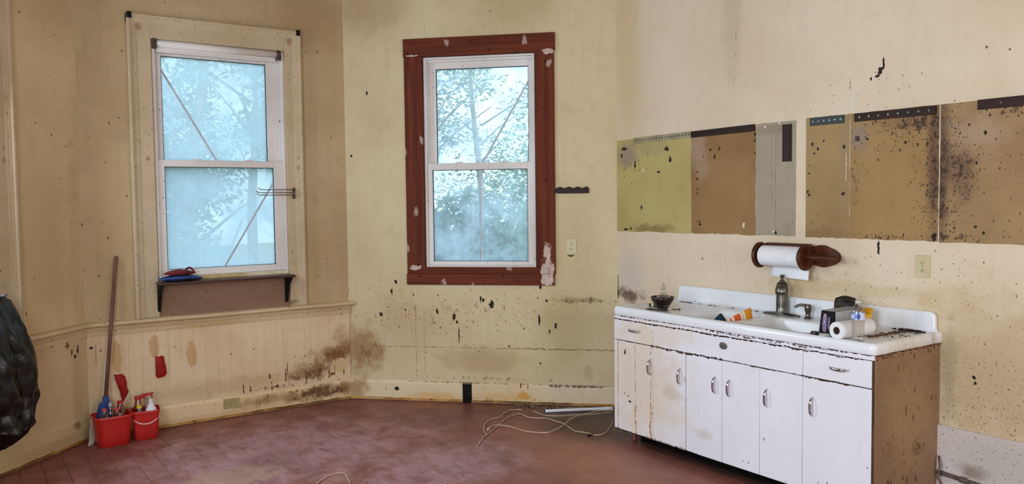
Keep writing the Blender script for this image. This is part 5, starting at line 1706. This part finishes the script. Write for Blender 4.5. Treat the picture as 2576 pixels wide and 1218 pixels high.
tag(o, 'dark crumbs of plaster along the baseboard by the pipe', 'debris')
o['kind'] = 'stuff'
o = MB().box(-.07, .07, -.03, .03, 0, .004, T(4.07, 5.02, .001) @ Matrix.Rotation(R(-40), 4, 'Z')).build('wood_scrap', wood('pale_scrap_wood', srgb(150, 120, 92), srgb(104, 78, 58), 0, 30), None, bevel=.001)
tag(o, 'flat pale wood scrap behind the white pipe', 'scrap')

# old hose and pipe stub right of the cabinet
pg = thing('water_pipe', 'corroded water pipe low on the wall right of the cabinet', 'pipe', MD, (2.7, -.03, .17))
m_corr = plain('corroded_pipe', srgb(84, 66, 66), .6, srgb(130, 108, 100), scale=30, bump=.4)
MB().tube([(2.58, -.034, .182), (2.78, -.034, .168), (3.1, -.034, .15)], .012, 10).build('tube', m_corr, pg, smooth=True)
MB().tube([(2.585, -.034, .27), (2.60, -.05, .22), (2.588, -.045, .15), (2.615, -.04, .10)], .006, 8).build('riser', m_corr, pg, smooth=True)
MB().lathe([(.017, 0), (.017, .03)], 10, m=T(2.70, -.034, .173) @ RY).build('collar', m_corr, pg)

# ------------------------------------------------------------------ outdoors: ground, trees and shrubs
n = NT('leafy_ground')
pg_ = n.coord()
g = n.noise(pg_, 1.2, 5, .6)
ground = struct(MB().grid(lambda a, b: (-20 + 60 * a, 6.9 + 45 * b, -.9 + .3 * mnoise.noise((a * 20, b * 15, 0))), 30, 24).build('ground', n.done(n.mix(g, srgb(92, 108, 60), srgb(140, 132, 92)), .95), smooth=True))
m_bark = plain('grey_bark', srgb(150, 142, 128), .9, srgb(112, 102, 90), bump=.6)


def leafmat(nm, a, b):
    n = NT(nm)
    p = n.coord()
    v = n.noise(p, 3, 4, .6)
    c = n.mix(n.ramp(v, .3, .7), a, b)
    tl = n.n('ShaderNodeBsdfTranslucent')
    n.set(tl.inputs[0], c)
    mx = n.n('ShaderNodeMixShader')
    mx.inputs[0].default_value = .45
    n.set(n.bsdf.inputs['Base Color'], c)
    n.bsdf.inputs['Roughness'].default_value = .5
    n.t.links.new(n.bsdf.outputs[0], mx.inputs[1])
    n.t.links.new(tl.outputs[0], mx.inputs[2])
    n.t.links.new(mx.outputs[0], n.out.inputs[0])
    return n.m


m_leaf1 = leafmat('mid_green_leaves', srgb(92, 132, 70), srgb(126, 160, 96))
m_leaf2 = leafmat('dark_green_leaves', srgb(60, 92, 64), srgb(88, 120, 84))


def leaves(m, c, rx, rz, cnt, size, rg):
    for _ in range(cnt):
        d = Vector((rg.gauss(0, 1), rg.gauss(0, 1), rg.gauss(0, 1))).normalized() * (rg.random() ** .45)
        q = Vector((c[0] + d.x * rx, c[1] + d.y * rx, c[2] + d.z * rz))
        a = Vector((rg.gauss(0, 1), rg.gauss(0, 1), rg.gauss(0, .7))).normalized()
        b = a.orthogonal().normalized()
        s = size * rg.uniform(.6, 1.3)
        m.add([q - a * s, q + b * s * .45, q + a * s, q - b * s * .45], [(0, 1, 2, 3)])


def tree(x, y, h, rx, mat, lab, seed, cnt=5600, size=.062):
    rg = random.Random(seed)
    t = thing('tree', lab, 'tree', None, (x, y, -.9), 'trees outside the windows')
    pts = [(x, y, -1.0), (x + rg.uniform(-.1, .1), y, h * .3), (x + rg.uniform(-.3, .3), y + rg.uniform(-.2, .2), h * .62), (x + rg.uniform(-.5, .5), y, h)]
    sp_ = spline(pts, 5)
    MB().tube(sp_, [.11 * (1 - .75 * i / len(sp_)) for i in range(len(sp_))], 9).build('trunk', m_bark, t, smooth=True)
    m = MB()
    for k in range(7):
        z = h * rg.uniform(.25, .85)
        a = rg.uniform(0, 6.28)
        L = rx * rg.uniform(.5, 1)
        m.tube([(x, y, z - .5), (x + cos(a) * L * .5, y + sin(a) * L * .5, z), (x + cos(a) * L, y + sin(a) * L, z + .35)], [.030, .016, .006], 6)
    m.build('branches', m_bark, t, smooth=True)
    m = MB()
    for k in range(9):
        a, z = rg.uniform(0, 6.28), h * rg.uniform(.2, 1.0)
        rr = rx * rg.uniform(.2, .8)
        leaves(m, (x + cos(a) * rr, y + sin(a) * rr, z), rx * rg.uniform(.35, .6), rx * rg.uniform(.25, .5), cnt // 9, size, rg)
    m.build('crown', mat, t, fix=False)


def shrub(x, y, h, r, mat, lab, seed, cnt=3000):
    rg = random.Random(seed)
    t = thing('shrub', lab, 'shrub', None, (x, y, -.9), 'shrubs outside the windows')
    m = MB()
    for k in range(9):
        a = rg.uniform(0, 6.28)
        m.tube(spline([(x, y, -.95), (x + cos(a) * r * .3, y + sin(a) * r * .3, -.9 + h * .5), (x + cos(a) * r * .9, y + sin(a) * r * .8, -.9 + h * rg.uniform(.7, 1.05))], 4), .012, 5)
    m.build('stems', m_bark, t, smooth=True)
    m = MB()
    leaves(m, (x, y, -.9 + h * .55), r, h * .5, cnt, .07, rg)
    m.build('foliage', mat, t, fix=False)


tree(2.75, 11.5, 6.0, 1.7, m_leaf2, 'dark leafed tree seen through the upper right of the shelf window', 1)
tree(.7, 16.2, 5.2, 1.8, m_leaf1, 'distant light green tree seen through the shelf window', 2)
tree(4.4, 14.2, 4.6, 1.5, m_leaf1, 'light green tree between the two windows', 3)
tree(5.9, 10.9, 3.9, 1.2, m_leaf2, 'dark leafed tree filling the brown framed window', 4, 2600, .055)
tree(9.0, 12.4, 4.6, 1.6, m_leaf1, 'tall light green tree at the right of the brown framed window', 5, 4200)
tree(7.0, 17.0, 6.0, 2.0, m_leaf1, 'far green tree behind the dark one', 6, 3200)
tree(11.2, 17.5, 6.5, 2.0, m_leaf2, 'far dark tree at the right of the brown framed window', 7, 3000)
shrub(2.0, 9.3, 2.3, .8, m_leaf1, 'low light shrub below the shelf window', 11)
shrub(4.0, 9.9, 2.0, .8, m_leaf2, 'low dark shrub right of the shelf window', 12)
shrub(5.3, 8.6, 2.6, .8, m_leaf2, 'dense dark shrub at the left of the brown framed window', 13, 6400)
shrub(7.0, 8.9, 2.7, .9, m_leaf1, 'dense light shrub in the middle of the brown framed window', 14, 7200)
shrub(8.4, 10.2, 2.6, 1.0, m_leaf2, 'dense dark shrub at the right of the brown framed window', 15, 6400)
